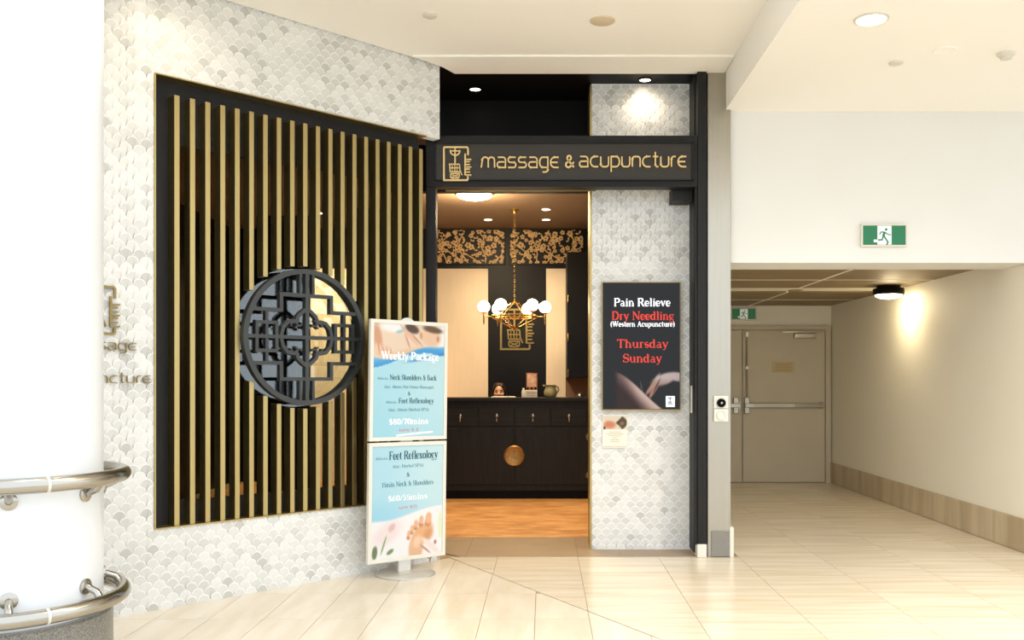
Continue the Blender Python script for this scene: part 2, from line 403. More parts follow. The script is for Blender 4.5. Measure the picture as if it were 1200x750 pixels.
def mosaic(parent, s0, s1, z0, z1, hole, order, n_parts, front=0.0, view=None):
    cells = []
    nr = int((z1-z0)/(RS*KY))+3
    for r in range(nr):
        z = z0+r*RS*KY
        for c in range(int((s1-s0)/(2*RS))+3):
            s = s0+(c*2+(r % 2))*RS
            p = [(s+x, z+q) for x, q in SP]
            p = clip(p, 1, 0, s1); p = clip(p, -1, 0, -s0); p = clip(p, 0, 1, z1); p = clip(p, 0, -1, -z0)
            if len(p) < 3: continue
            if hole:
                h0, h1, k0, k1 = hole
                if h0 <= s <= h1 and k0 <= z <= k1:
                    # inside the opening: keep only what sticks out over the nearest edge
                    dd = sorted([(s-h0, 0), (h1-s, 1), (z-k0, 2), (k1-z, 3)])[0][1]
                    p = [clip(p, 1, 0, h0), clip(p, -1, 0, -h1), clip(p, 0, 1, k0), clip(p, 0, -1, -k1)][dd]
                else:
                    ins = [q for q in p if h0 < q[0] < h1 and k0 < q[1] < k1]
                    if ins:
                        if s < h0: p = clip(p, 1, 0, h0)
                        elif s > h1: p = clip(p, -1, 0, -h1)
                        elif z < k0: p = clip(p, 0, 1, k0)
                        else: p = clip(p, 0, -1, -k1)
            if len(p) < 3 or area(p) < .0002: continue
            cells.append((s, z, p, area(p) > SPA*.995))
    cells.sort(key=order)
    vis = [c for c in cells if (view is None or view(c[0], c[1])) and c[3]][:n_parts]
    ids = set(id(c) for c in vis)
    for c in vis:
        o = bpy.data.objects.new('scale_tile', random.choice(scale_me)); COL.objects.link(o); o.parent = parent
        o.location = (c[0], front, c[1])
    st = MB(); cols = []
    for c in cells:
        if id(c) in ids: continue
        n0 = len(st.v); st.prism_xz(c[2], front-.0012-.0006*random.randrange(3), front)
        cols += [rgb(*random.choice(SCALE_COLS))]*(len(st.v)-n0)
    me = st.mesh('scale_tile_field', m_scale_s)
    ca = me.color_attributes.new('Col', 'FLOAT_COLOR', 'POINT')
    for i, c in enumerate(cols): ca.data[i].color = c
    o = bpy.data.objects.new('scale_tile_field', me); COL.objects.link(o); o.parent = parent; o['kind'] = 'stuff'
def left_view(s, z):
    X = WX0+s*R2; Y = WY0+s*R2; px = CX+X/Y*F; py = CY-(z-HC)/Y*F
    if py > 560 and px < 160: return False
    return px > 128 and 4 < py < 746
mosaic(wl, -4.4, 0, 0, 3.9, (OS0, OS1+.2, OZ0, OZ1), lambda c: c[0], 300, 0, left_view)
# lower right bit of the mosaic stops at the post, so nothing is tiled beyond the opening's end below the head

# gold edge trim round the opening
tr = MB()
tr.box(OS0-.004, OS0+.004, -.012, .09, OZ0, OZ1).box(OS0, OS1, -.012, .09, OZ1-.006, OZ1+.002).box(OS0, OS1, -.012, .09, OZ0-.004, OZ0+.004)
tr.build('edge_trim', m_gold, wl)

# ---- tiled pillar at the right of the entrance
wp = empty('wall_entrance', (0, YP, 0)); struct(wp, 'flat tiled pillar right of the shop entrance', 'wall')
PX0, PX1 = X_(693, YP), X_(809, YP)
MB().box(PX0, PX1, 0, .30, 0, 3.8).build('grout_bed', m_grout, wp)
mosaic(wp, PX0+.003, PX1, 0.0, 3.79, None, lambda c: abs(c[1]-1.2), 300, 0,
       lambda s, z: not (.33+.15 < s < 1.1 and 1.15 < z < 2.17) and (z > 3.3 or z < 2.9))
MB().box(PX0-.012, PX0+.003, -.008, .31, 0, 3.79).build('edge_trim', m_gold, wp)

# ---- mall ceilings
cl = MB()
XE = 1.42
zc0, zc1 = ZC, ZC+.12
cl.prism_xy([(-3.72, 4.15), (XE, 4.15), (XE, 7.22), (X_(533, 7.22), 7.22), (WX0+.02, WY0-.01)], zc0, zc1)
ceil = cl.build('ceiling', m_ceil); struct(ceil, 'cream plaster ceiling in front of the shop', 'ceiling')
MB().box(XE, 9, 4.15, YW, ZR, ZR+.42).build('ceiling_step', m_ceil, ceil)
MB().prism_xy([(-.98, 6.83), (XE-.012, 6.83), (XE-.012, 7.215), (X_(533, 7.215), 7.215), (WX0+.03, WY0-.01)], ZC-.012, ZC).build('soffit_strip', m_ceil, ceil)

# ---- white wall over the passage, passage walls and ceiling
wf = MB(); wf.box(1.47, 9, YW, YW+.45, Z_(308, YW), ZR+.4).box(XR+.2, 9, YW, YW+.45, 0, Z_(308, YW))
o = wf.build('wall_front', m_white); struct(o, 'white wall above the passage opening', 'wall')
o = MB().prism_xy([(XR, YW+.002), (XR+.2, YW+.002), (XR+.2, YD+.2), (XR, YD+.2)], 0, Z_(308, YW)-.001).build('wall_right', m_corr); MB().box(XR, XR+.2, YW+.45, YD+.2, Z_(308, YW)-.001, 2.6).build('wall_upper', m_corr, o); struct(o, 'cream right wall of the passage', 'wall')
o = MB().box(1.44, XR+.2, YD, YD+.2, 0, 2.6).build('wall_end', m_corr); struct(o, 'cream end wall of the passage around the fire doors', 'wall')
o = MB().box(1.36, 1.46, 7.42, YD, 0, 3.42).build('wall_passage_left', m_corr); struct(o, 'wall between the shop and the passage', 'wall')
ZP = 2.37
cp = MB().box(1.46, XR, YW+.45, YD, ZP+.012, ZP+.1).build('ceiling_passage', m_corr); struct(cp, 'passage ceiling of brown boards with cream dividing strips', 'ceiling')
for (xa, xb) in ((1.46, 2.732), (2.758, XR)):
    for (ya, yb) in ((7.72, 9.066), (9.089, 9.90), (10.38, 11.376), (11.399, YD)):
        MB().box(xa, xb, ya, yb, ZP, ZP+.012).build('ceiling_board', m_brownp, cp)
MB().box(2.732, 2.758, 7.72, 9.90, ZP-.003, ZP+.012).build('ceiling_strip', m_corr, cp)
MB().box(2.732, 2.758, 10.38, YD, ZP-.003, ZP+.012).build('ceiling_strip', m_corr, cp)
for xa, xb in ((1.46, 2.732), (2.758, XR)):
    for yc in (9.0775, 11.3875): MB().box(xa, xb, yc-.011, yc+.011, ZP-.003, ZP+.012).build('ceiling_strip', m_corr, cp)
# skirting
bs = MB().box(XR-.004, XR, YW+.02, YD, 0, .27).build('baseboard_right', m_subfl); struct(bs, 'tall travertine skirting along the passage wall', 'skirting')
y = YW+.0
while y < YD-.02:
    y1 = min(y+.60, YD)
    MB().box(XR-.02, XR-.004, y+.0012, y1-.0012, .004, .27).build('skirting_tile', m_base, bs); y = y1

# ---- fire doors at the end of the passage
dr = empty('door_1', (0, YD, 0)); struct(dr, 'cream double fire door with a long push bar', 'door')
x0, x1 = X_(870, YD), X_(966, YD); zt = Z_(387, YD); dw = x1-x0
xl0 = x0-.018-dw
fr = MB(); fr.box(x1+.006, x1+.075, -.045, 0, 0, zt+.06).box(xl0-.075, xl0-.006, -.045, 0, 0, zt+.06).box(xl0-.006, x1+.006, -.043, 0, zt+.006, zt+.06)
fr.box(xl0-.005, x1+.005, -.003, 0, 0, zt+.005)
fr.build('door_frame', m_doorp, dr)
for (a, b, side) in ((x0, x1, 1), (xl0, x0-.018, -1)):
    leaf = MB().bbox(a, b, -.03, -.004, .008, zt-.004, .003).build('door_leaf', m_doorp, dr)
    zb = Z_(475, YD)
    e0, e1 = (a+.02, b-.03) if side > 0 else (a+.03, b-.02)
    MB().bbox(e0, e1, -.085, -.05, zb-.03, zb+.03, .006).box(e0, e0+.05, -.05, -.03, zb-.05, zb+.05).box(e1-.05, e1, -.05, -.03, zb-.05, zb+.05).build('push_bar', m_steel, leaf)
    if side > 0: MB().box(a+.13, a+.13+.55, -.0875, -.085, zb-.022, zb+.022).build('bar_label', m_plast, leaf)
    hx = a+.05 if side > 0 else b-.08
    MB().bbox(hx-.035, hx+.035, -.07, -.03, zb-.11, zb+.11, .008).build('lock_case', m_steel, leaf)
    if side > 0:
        MB().tube([(hx, -.05, zb+.1), (hx, -.05, zt-.05)], .011, 8).box(hx-.02, hx+.02, -.06, -.03, zt-.09, zt-.03).box(hx-.016, hx+.016, -.06, -.03, (zb+zt)/2-.02, (zb+zt)/2+.02).build('bolt_rod', m_steel, leaf)
    cxx = X_(943, YD) if side > 0 else a+.4
    MB().bbox(cxx-.16, cxx+.13, -.09, -.03, zt-.11, zt-.045, .008).box(cxx-.32, cxx-.02, -.075, -.06, zt-.035, zt-.02).build('door_closer', m_steel, leaf)
pl = MB().box(X_(904, YD), X_(930, YD), -.036, -.03, Z_(437, YD), Z_(424, YD)).build('door_notice', mat('notice_cream', rgb(206, 184, 140), .6), [c for c in bpy.data.objects if c.parent == dr and c.name.startswith('door_leaf')][0])
ln = MB()
for i in range(5): ln.box(X_(907, YD)+.01*(i % 2), X_(927, YD)-.012*(i % 2), -.0375, -.036, Z_(434.5-i*2, YD)-.004, Z_(434.5-i*2, YD)+.004)
ln.build('notice_lettering', m_inkg, pl.parent)

# ---- the shop interior shell
YB = 12.40; ZI = Z_(268, YB)
wb = MB().box(-4.2, 1.36, YB, YB+.15, 0, ZI+.1).build('wall_back', m_dark); struct(wb, 'black back wall of the shop interior', 'wall')
for a, b in ((-3.25, -2.55), (X_(496, YB), X_(572, YB)), (X_(640, YB), X_(663, YB))):
    MB().bbox(a, b, YB-.02, YB, .0, Z_(315, YB), .004).build('cream_panel', m_peach, wb)
MB().box(X_(663.5, YB), 1.36, YB-.012, YB, .0, 1.42).build('tan_panel', m_tan, wb)
cI = MB().prism_xy([(-4.2, 12.5), (-4.2, 4.0), (-.96, 7.25), (-.9, 8.052), (1.36, 8.052), (1.36, 12.5)], ZI, ZI+.1).build('ceiling_shop', m_inceil); struct(cI, 'taupe ceiling of the shop interior', 'ceiling')
o = MB().box(-4.3, -4.2, 4.0, 12.5, 0, ZI+.1).build('wall_shop_left', m_dark); struct(o, 'dark left wall inside the shop', 'wall')
o = MB().box(1.32, 1.36, 7.8, YB, 0, ZI).build('wall_shop_right', m_dark); struct(o, 'dark right wall inside the shop', 'wall')
# upper black recess above the sign
zs = 3.29
rc = MB().box(X_(560, YF)-.9, 1.30, 7.95, 8.05, ZI-.4, 3.9).build('wall_recess', m_blackp); struct(rc, 'black back of the recess above the sign', 'wall')
MB().prism_xy([(-1.75, 7.95), (WX0-.12, WY0+.16), (WX0+.03, WY0+.02), (X_(533, 7.22), 7.222), (1.30, 7.222), (1.30, 7.95)], ZC, ZC+.1).build('recess_soffit', m_blackp, rc)
# floral frieze
fz = empty('floral_frieze', (0, YB-.002, 0)); fz['kind'] = 'structure'
tag(fz, 'frieze of gold blossom branches on black above the counter', 'frieze')
rnd = random.Random(3)
for (pa, pb) in ((508, 592), (597, 684)):
    xa, xb = X_(pa, YB), X_(pb, YB); za, zb_ = Z_(309, YB), Z_(270, YB)
    MB().bbox(xa, xb, -.02, 0, za-.02, zb_+.02, .004).build('frieze_board', m_dark, fz)
    pr = MB()
    def inside(x, z): return xa+.015 < x < xb-.015 and za < z < zb_
    def blossom(bx, bz, rr, dy):
        a0 = rnd.uniform(0, 1)
        for t in range(5):
            pr.flat_xz([(min(max(p[0], xa+.01), xb-.01), min(max(p[1], za), zb_)) for p in arc(bx+rr*.62*cos(a0+t*2*pi/5), bz+rr*.62*sin(a0+t*2*pi/5), rr*.42, rr*.42, 0, 315, 7)], dy-.0002*t)
    nb = 9
    for q in range(nb):
        px_, pz = xa+(xb-xa)*(q+.5)/nb+rnd.uniform(-.03, .03), za+.01; a = rad(rnd.uniform(50, 130)); pts = [(px_, pz)]
        for r in range(8):
            a += rnd.uniform(-.7, .7); a = max(.5, min(2.6, a)); px_ += .06*cos(a); pz += .06*sin(a)
            if not inside(px_, pz): break
            pts.append((px_, pz))
        if len(pts) > 1: pr.stroke(pts, .015, -.0210, -.0202)
    for q in range(84):
        bx, bz = xa+(xb-xa)*((q % 12)+rnd.uniform(.1, .9))/12, za+(zb_-za)*((q//12)+rnd.uniform(.1, .9))/7
        if rnd.random() < .62: blossom(bx, bz, rnd.uniform(.022, .046), -.0212-.00003*q)
        else:
            la = rnd.uniform(0, pi); L = rnd.uniform(.035, .065)
            for sgn in (-1, 1):
                pp = [(bx, bz), (bx+L*cos(la)*.5+.014*sin(la), bz+L*sin(la)*.5-.014*cos(la)), (bx+L*cos(la), bz+L*sin(la)), (bx+L*cos(la)*.5-.014*sin(la), bz+L*sin(la)*.5+.014*cos(la))]
                pr.flat_xz([(min(max(p[0], xa+.01), xb-.01), min(max(p[1], za), zb_)) for p in pp], -.0226-.00003*q); la += 1.7
    pr.build('blossom_print', m_floral, fz)

# ================================================================== SHOPFRONT FRAME
ff = empty('shopfront_frame', (0, YF, 0)); tag(ff, 'black timber portal framing the shop entrance', 'frame')
zb0, zb1 = Z_(219, YF), zs
xL, xRt = X_(499, YF), X_(828, YF)
MB().bbox(xL, X_(510.5, YF), 0, .13, 0, zb0, .004).build('left_post', m_black, ff)
MB().bbox(X_(817.5, YF), xRt, 0, .36, .105, ZC-.002, .004).build('right_post', m_black, ff)
MB().bbox(X_(817.5, YF)-.002, xRt+.002, 0, .34, 0, .105, .004).build('post_foot', m_plast, ff)
MB().box(X_(811, YF+.2), X_(817.5, YF), .10, .335, .02, ZC-.002).build('inner_jamb', m_black, ff)
MB().box(X_(817.5, YF)-.018, X_(817.5, YF)-.002, .012, .028, .1, zb0-.002).build('jamb_bead', m_black, ff)
MB().bbox(xL, X_(817.2, YF), 0, .12, zb0, zb1, .004).build('header_beam', m_blackh, ff)
MB().box(X_(788, 7.3), X_(811, 7.3), .125, .33, Z_(235, 7.29), zb0+.02).build('beam_block', m_black, ff)
MB().box(X_(520, YF), X_(700, YF), .14, .155, zb0-.004, zb0+.02).build('lit_underside_strip', m_gold, ff)  # gold strip stands in for bounced light on the beam's underside
MB().bbox(X_(809.5, 7.37), X_(814.5, 7.37)-.001, .188, .25, Z_(484, 7.35), Z_(452, 7.35), .004).build('white_jamb_piece', m_plast, ff)  # small white piece on the inner jamb

# ================================================================== SIGN LETTERS
def tech(ch):
    """strokes of a rounded square lower-case letter, x-height 1: (width, [polylines])"""
    r = .28
    if ch == 'm': return 1.45, [[(-.05, 0), (.06, 1-r)]+arc(.06+r, 1-r, r, r, 180, 90, 4)+arc(.72-r, 1-r, r, r, 90, 0, 4)+[(.72, 0)], [(.72, 1-r)]+arc(.74+r, 1-r, r, r, 180, 90, 4)+arc(1.40-r, 1-r, r, r, 90, 0, 4)+[(1.42, 0)]]
    if ch == 'n': return .9, [[(.02, 0), (.02, 1-r)]+arc(.02+r, 1-r, r, r, 180, 90, 4)+arc(.88-r, 1-r, r, r, 90, 0, 4)+[(.88, 0)]]
    if ch == 'u': return .9, [[(.02, 1), (.02, r)]+arc(.02+r, r, r, r, 180, 270, 4)+arc(.88-r, r, r, r, 270, 360, 4)+[(.88, 1)]]
    if ch == 'a': return .95, [[(.08, 1)]+arc(.92-r, 1-r, r, r, 90, 0, 4)+[(.92, 0), (.26, 0)]+arc(.26, .27, .25, .27, 270, 90, 6)+[(.92, .54)]]
    if ch == 's': return .9, [[(.86, 1), (.27, 1)]+arc(.27, .75, .25, .25, 90, 270, 6)+[(.63, .5)]+arc(.63, .25, .25, .25, 90, -90, 6)+[(.02, 0)]]
    if ch == 'e': return .95, [[(.92, 1), (.50, 1)]+arc(.50, .5, .48, .5, 90, 270, 10)+[(.92, 0)], [(.04, .5), (.80, .5)]]
    if ch == 'c': return .9, [[(.88, 1), (.50, 1)]+arc(.50, .5, .48, .5, 90, 270, 10)+[(.88, 0)]]
    if ch == 'g': return .95, [[(.92, .0), (.34, 0)]+arc(.34, .5, .32, .5, 270, 90, 8)+[(.92, 1), (.92, -.2)]+arc(.64, -.2, .28, .25, 0, -90, 5)+[(.35, -.45)]]
    if ch == 'p': return .95, [[(.03, -.5), (.03, 1), (.60, 1)]+arc(.60, .5, .33, .5, 90, -90, 8)+[(.06, 0)]]
    if ch == 't': return .62, [[(.28, 1.45), (.28, .22)]+arc(.5, .22, .22, .22, 180, 270, 4)+[(.62, 0)], [(0, 1), (.60, 1)]]
    if ch == 'r': return .52, [[(.04, 0), (.04, 1-r)]+arc(.04+r, 1-r, r, r, 180, 90, 4)+[(.52, 1)]]
    if ch == '&': return .95, [[(.95, .02), (.28, .72)]+arc(.42, .90, .22, .24, 200, -20, 6)+[(.10, .40)]+arc(.34, .25, .28, .26, 150, 290, 6)+[(.62, .12), (.92, .52)]]
    return .5, []
def tech_text(parent, text, x0, x1, base, xh, y0, y1, m, w=.115, name='letter'):
    wid = 0; lay = []
    for ch in text:
        if ch == ' ': wid += .42; continue
        cw, st = tech(ch); lay.append((wid, st)); wid += cw+.24
    wid -= .24; sx = (x1-x0)/wid
    for (ox, st) in lay:
        b = MB()
        for i, pl_ in enumerate(st): b.stroke([(x0+(ox+p[0])*sx, base+p[1]*xh) for p in pl_], w*xh*1.15, y0-.0004*i, y1)
        b.build(name, m, parent)
LOGO = [([(655, 255), (655, 140), (640, 118), (250, 116), (236, 130), (236, 690), (640, 690), (652, 676), (652, 620)], 28),
        ([(430, 118), (430, 398)], 24),
        ([(348, 165)]+[(430+82*cos(rad(a)), 180+78*sin(rad(a))) for a in range(180, -1, -20)]+[(512, 165)], 22), ([(348, 182), (512, 182)], 20),
        ([(322, 412), (508, 412)], 18), ([(336, 412), (344, 548)], 18), ([(425, 412), (425, 548)], 16), ([(505, 412), (515, 520), (552, 602)], 18),
        ([(340, 478), (508, 478)], 15), ([(344, 545), (512, 545)], 18), ([(380, 430), (380, 540)], 12), ([(465, 430), (465, 540)], 12),
        ([(350, 575), (505, 575), (500, 640), (480, 656), (375, 656), (352, 640), (350, 575)], 18), ([(370, 595), (485, 640)], 14), ([(485, 595), (370, 640)], 14),
        ([(606, 228), (606, 606)], 26)]+[([(606, y), (e, y)], 20) for y, e in ((330, 714), (368, 690), (418, 690), (462, 714), (498, 690), (550, 690), (600, 714))]
def logo(parent, cx, cz, h, y0, y1, m, name='emblem'):
    k = h/(704-102); b = MB()
    for i, (pts, w) in enumerate(LOGO):
        b.stroke([(cx+(p[0]-445)*k, cz-(p[1]-403)*k) for p in pts], w*k, y0-.0002*(i % 4), y1)
    return b.build(name, m, parent)

sg = empty('shop_sign', (0, YF, 0)); tag(sg, 'black fascia sign with gold massage & acupuncture lettering over the entrance', 'sign')
bx0, bx1, bz0, bz1 = X_(509.5, YF), X_(812, YF), Z_(212, YF), Z_(167, YF)
b = MB(); b.bbox(bx0, bx1, -.012, 0, bz0, bz1, .003); b.build('sign_board', mat('sign_panel_lacquer', rgb(50, 46, 39), .4, noise=((3, 40, 40), 4, .5, rgb(60, 55, 47)), spec=.3), sg)
b = MB(); t = .011
b.box(bx0, bx1, -.03, -.012, bz1-t, bz1).box(bx0, bx1, -.03, -.012, bz0, bz0+t*.6).box(bx0, bx0+t, -.03, -.012, bz0, bz1).box(bx1-t, bx1, -.03, -.012, bz0, bz1)
b.build('sign_bead', m_blackh, sg)
YL = YF-.03
xh = (197-184.6)*YL/F*.96
tech_text(sg, 'massage', X_(564.5, YL), X_(655, YL), Z_(196.2, YL), xh, -.034, -.012, m_goldl)
tech_text(sg, '&', X_(662.5, YL), X_(672.5, YL), Z_(196, YL), xh, -.034, -.012, m_goldl, w=.14)
tech_text(sg, 'acupuncture', X_(679, YL), X_(804.5, YL), Z_(195.3, YL), xh, -.034, -.012, m_goldl)
logo(sg, X_(534.3, YL), Z_(191.8, YL), (212-171.5)*YL/F, -.034, -.012, m_goldl)

# lettering on the angled wall beside the column
wsn = empty('wall_lettering', (WX0, WY0, 0), pi/4); tag(wsn, 'bronze emblem and massage acupuncture letters on mosaic beside the white column', 'sign')
se = S_(159); ss = .0495
wm = 1.45+.95*5+.9*1
tech_text(wsn, 'massage', se-.415, se, SZ(150, 410.2), .040, -.020, -.008, m_bronze, w=.11)
se2 = S_(175.6)
tech_text(wsn, 'acupuncture', se2-.575, se2, SZ(160, 448.5), .041, -.020, -.008, m_bronze, w=.11)
logo(wsn, S_(141)-.135, SZ(133, 364), .285, -.020, -.008, m_bronze)

# ================================================================== LATTICE SCREEN
ls = empty('lattice_screen', (WX0, WY0, 0), pi/4); tag(ls, 'black framed window screen of upright gold bars in the mosaic wall', 'screen')
IS0, IZ0, IZ1 = -2.02, .63, 2.85
fy0, fy1 = .09, .13
fr = MB()
MB().box(OS0+.001, IS0, fy0, fy1, OZ0+.004, OZ1-.006).build('frame_stile', m_black, ls)
MB().box(OS1-.06, OS1+.0, fy0, fy1, OZ0+.004, OZ1-.006).build('frame_stile', m_black, ls)
MB().box(IS0, OS1-.06, fy0, fy1, IZ1, OZ1-.006).build('frame_rail', m_blackh, ls)
MB().box(IS0, OS1-.06, fy0, fy1, OZ0+.004, IZ0).build('frame_rail', m_blackh, ls)
MB().box(IS0+.001, OS1-.061, .145, .153, OZ0+.01, OZ1-.01).build('glass_pane', m_pane, ls)
for s in (-2.1, -.16): MB().box(s-.02, s+.02, .13, .19, OZ0+.01, OZ1-.01).build('inner_stile', m_black, ls)
SC, ZCc, RO = S_(357), SZ(357, 395.5), .462
pxs = [130, 195, 256, 315, 371, 428, 485, 540, 595, 646, 702, 751, 799, 847, 893, 938, 984, 1027, 1070, 1111]
RC = .485
for i in range(20):
    s = S_(170+130/3.4286)+(S_(170+1111/3.4286)-S_(170+130/3.4286))*i/19
    bw = .0165; zt_ = 3.135; zb_ = OZ0+.004
    def bar(za, zb2):
        MB().bbox(s-bw, s+bw, .006, fy0, za, zb2, .0015).build('gold_bar', m_gold, ls)
    d = abs(s-SC)
    if d < RC-.02:
        h = math.sqrt(RC*RC-d*d); bar(ZCc+h, zt_); bar(zb_, ZCc-h)
    else: bar(zb_, zt_)
# round fretwork window
rw = empty('round_window', (0, 0, 0), 0, ls); rw['label'] = 'round black fretwork window with cloud quatrefoil'
ry0, ry1 = -.035, .012
circ = lambda r, n=64: [(SC+r*cos(2*pi*i/n), ZCc+r*sin(2*pi*i/n)) for i in range(n)]
MB().stroke(circ(RO-.017), .034, ry0-.004, ry1, True).build('ring', m_iron, rw, smooth=40)
MB().stroke(circ(RO-.026), .008, ry1, .05, True).build('sleeve', m_iron, rw, smooth=40)
MB().prism_xz(circ(.475), .128, .136).build('round_glass', m_glass, rw)
def fu(zx): return SC+(zx-367)/281*RO
def fv(zy): return ZCc-(zy-397)/304*RO
def fs(name, pts, w=.024, closed=False, dy=0):
    MB().stroke([(fu(p[0]), fv(p[1])) for p in pts], w, ry0+dy, ry1-.004, closed).build(name, m_iron, rw)
def edge_x(zy, sgn):   # where the ring's inner edge is at that height
    v = (zy-397)/304; return 367+sgn*281*math.sqrt(max(0, .95**2-v*v))
def edge_y(zx, sgn):
    u = (zx-367)/281; return 397+sgn*304*math.sqrt(max(0, .95**2-u*u))
fs('fret_bar', [(367, edge_y(367, -1)), (367, edge_y(367, 1))], .026)
fs('fret_bar', [(edge_x(398, -1), 398), (edge_x(398, 1), 398)], .024, dy=.001)
for sx in (-1, 1):
    fs('fret_bar', [(367+sx*30, edge_y(367+sx*30, -1)), (367+sx*30, 213)], .018, dy=.002)
    fs('fret_bar', [(367+sx*30, edge_y(367+sx*30, 1)), (367+sx*30, 581)], .018, dy=.002)
for sz in (-1, 1):
    fs('fret_frame', [(edge_x(397+sz*116, -1), 397+sz*116), (367-116, 397+sz*116), (367-116, 397+sz*186), (367+116, 397+sz*186), (367+116, 397+sz*116), (edge_x(397+sz*116, 1), 397+sz*116)], .024, dy=.0015)
for sx in (-1, 1):
    xa, xb = 367+sx*136, 367+sx*222
    fs('fret_box', [(xa, 337), (xb, 337), (xb, 459), (xa, 459)], .022, True, dy=.0025)
    xm = (xa+xb)/2
    fs('fret_bar', [(xm, 281), (xm, 513)], .020, dy=.003)
# quatrefoil cloud
def cloud():
    pts = []
    # top lobe pointed (ogee), side lobes round
    q = [(0, -128), (-22, -112), (-42, -92), (-50, -68), (-62, -72), (-88, -66), (-108, -42), (-116, -12), (-116, 0)]
    full = q+[(x, -z) for x, z in q[::-1][1:]]
    full += [(-x, z) for x, z in full[::-1][1:-1]]
    return full
fs('quatrefoil', [(367+x, 398+z) for x, z in cloud()], .024, True, dy=-.001)
for sx in (-1, 1):
    for sz in (-1, 1):
        for (ccx, ccz, r, a0, a1) in ((-56, -52, 17, 190, -80), (-32, -62, 15, 100, 350)):
            pts = [(367+sx*(-ccx)*-1*1, 0)]
            sp = []
            for i in range(11):
                a = rad(a0+(a1-a0)*i/10); rr = r*(1-.045*i)
                sp.append((367+sx*(ccx+rr*cos(a)), 398+sz*(ccz-rr*sin(a))))
            fs('scroll', sp, .012, dy=.0035)

# ================================================================== STEEL PILLAR, CALL PANEL
sp_ = empty('steel_pillar', (0, YF+.03, 0)); tag(sp_, 'brushed stainless steel clad pillar between the shop and the passage', 'pillar')
yy = YF+.03; a, b_ = X_(829, yy), X_(856.5, yy)
MB().bbox(a, b_, 0, .22, .0, ZC-.004, .006).build('steel_cladding', m_steel, sp_)
MB().bbox(a+.03, b_-.012, -.012, 0, .004, .205, .003).build('granite_foot', m_granite, sp_)
MB().bbox(b_-.010, b_+.022, -.010, .22, 0, .235, .003).build('foot_guard', m_plast, sp_)
cpn = empty('call_panel', (0, yy, 0)); tag(cpn, 'white two-gang key switch and socket panel on the steel pillar', 'switch')
cx0, cx1 = X_(836, yy), X_(853, yy); cm = (cx0+cx1)/2
MB().bbox(cx0, cx1, -.02, 0, Z_(478.5, yy), Z_(464, yy), .004).build('key_plate', m_plast, cpn)
MB().lathe([(.034, 0), (.034, -.018), (.026, -.022), (.016, -.012)], 24, (cm, -.02, Z_(472, yy)), 'y').build('key_switch', m_blackp, cpn, 40)
MB().lathe([(.011, 0), (.011, -.016), (.008, -.02)], 16, (cm, -.03, Z_(472, yy)), 'y').build('key_barrel', m_chrome, cpn, 40)
MB().bbox(cx0, cx1, -.024, 0, Z_(494, yy), Z_(479.2, yy), .005).build('socket_plate', m_plast, cpn)
MB().lathe([(.036, 0), (.034, -.012), (.03, -.012), (.03, -.006), (.001, -.006)], 24, (cm, -.024, Z_(486.5, yy)), 'y').build('socket_cover', m_plast, cpn, 40)

# ================================================================== ROUND COLUMN WITH GUARD RAILS
DC = 4.2; XC_ = X_(20, DC)-.045; RCo = .0947*DC
co = empty('round_column', (XC_, DC, 0)); tag(co, 'stout white round column with two stainless guard rails, at the left edge', 'column')
MB().lathe([(RCo, .30), (RCo, 4.3)], 96).build('shaft', m_column, co, 40)
MB().lathe([(RCo+.042, 0), (RCo+.042, .322), (RCo+.034, .33), (RCo-.01, .33)], 96).build('granite_plinth', m_granite, co, 40)
for zr, tilt in ((.95, -1), (.395, 1)):
    Rr_ = .484; n = 72
    rail = MB().tube([(Rr_*cos(2*pi*i/n), Rr_*sin(2*pi*i/n), zr) for i in range(n)], .034, 16, True).build('guard_rail', m_chrome, co, 60)
    for ang in (-10.25, -59, 35, 90, 145, -130):
        a = rad(ang)
        dz = -.07 if tilt < 0 else .068
        b = MB(); c_, s_ = cos(a), sin(a)
        b.tube([(Rr_*c_, Rr_*s_, zr), ((Rr_-.03)*c_, (Rr_-.03)*s_, zr+dz*.7), ((RCo+.005)*c_, (RCo+.005)*s_, zr+dz)], [.02, .016, .016], 10)
        b.build('bracket_arm', m_chrome, rail, 60)
        fl_ = MB().lathe([(.036, 0), (.036, .010), (.028, .014)], 20).build('bracket_flange', m_chrome, rail, 40)
        fl_.location = ((RCo-.002)*c_, (RCo-.002)*s_, zr+dz); fl_.rotation_euler = (0, pi/2, a)
    a = rad(-42.25)
    MB().tube([(Rr_*cos(a-.012), Rr_*sin(a-.012), zr), (Rr_*cos(a+.012), Rr_*sin(a+.012), zr)], .0352, 16).build('rail_joint', m_plast, rail, 40)

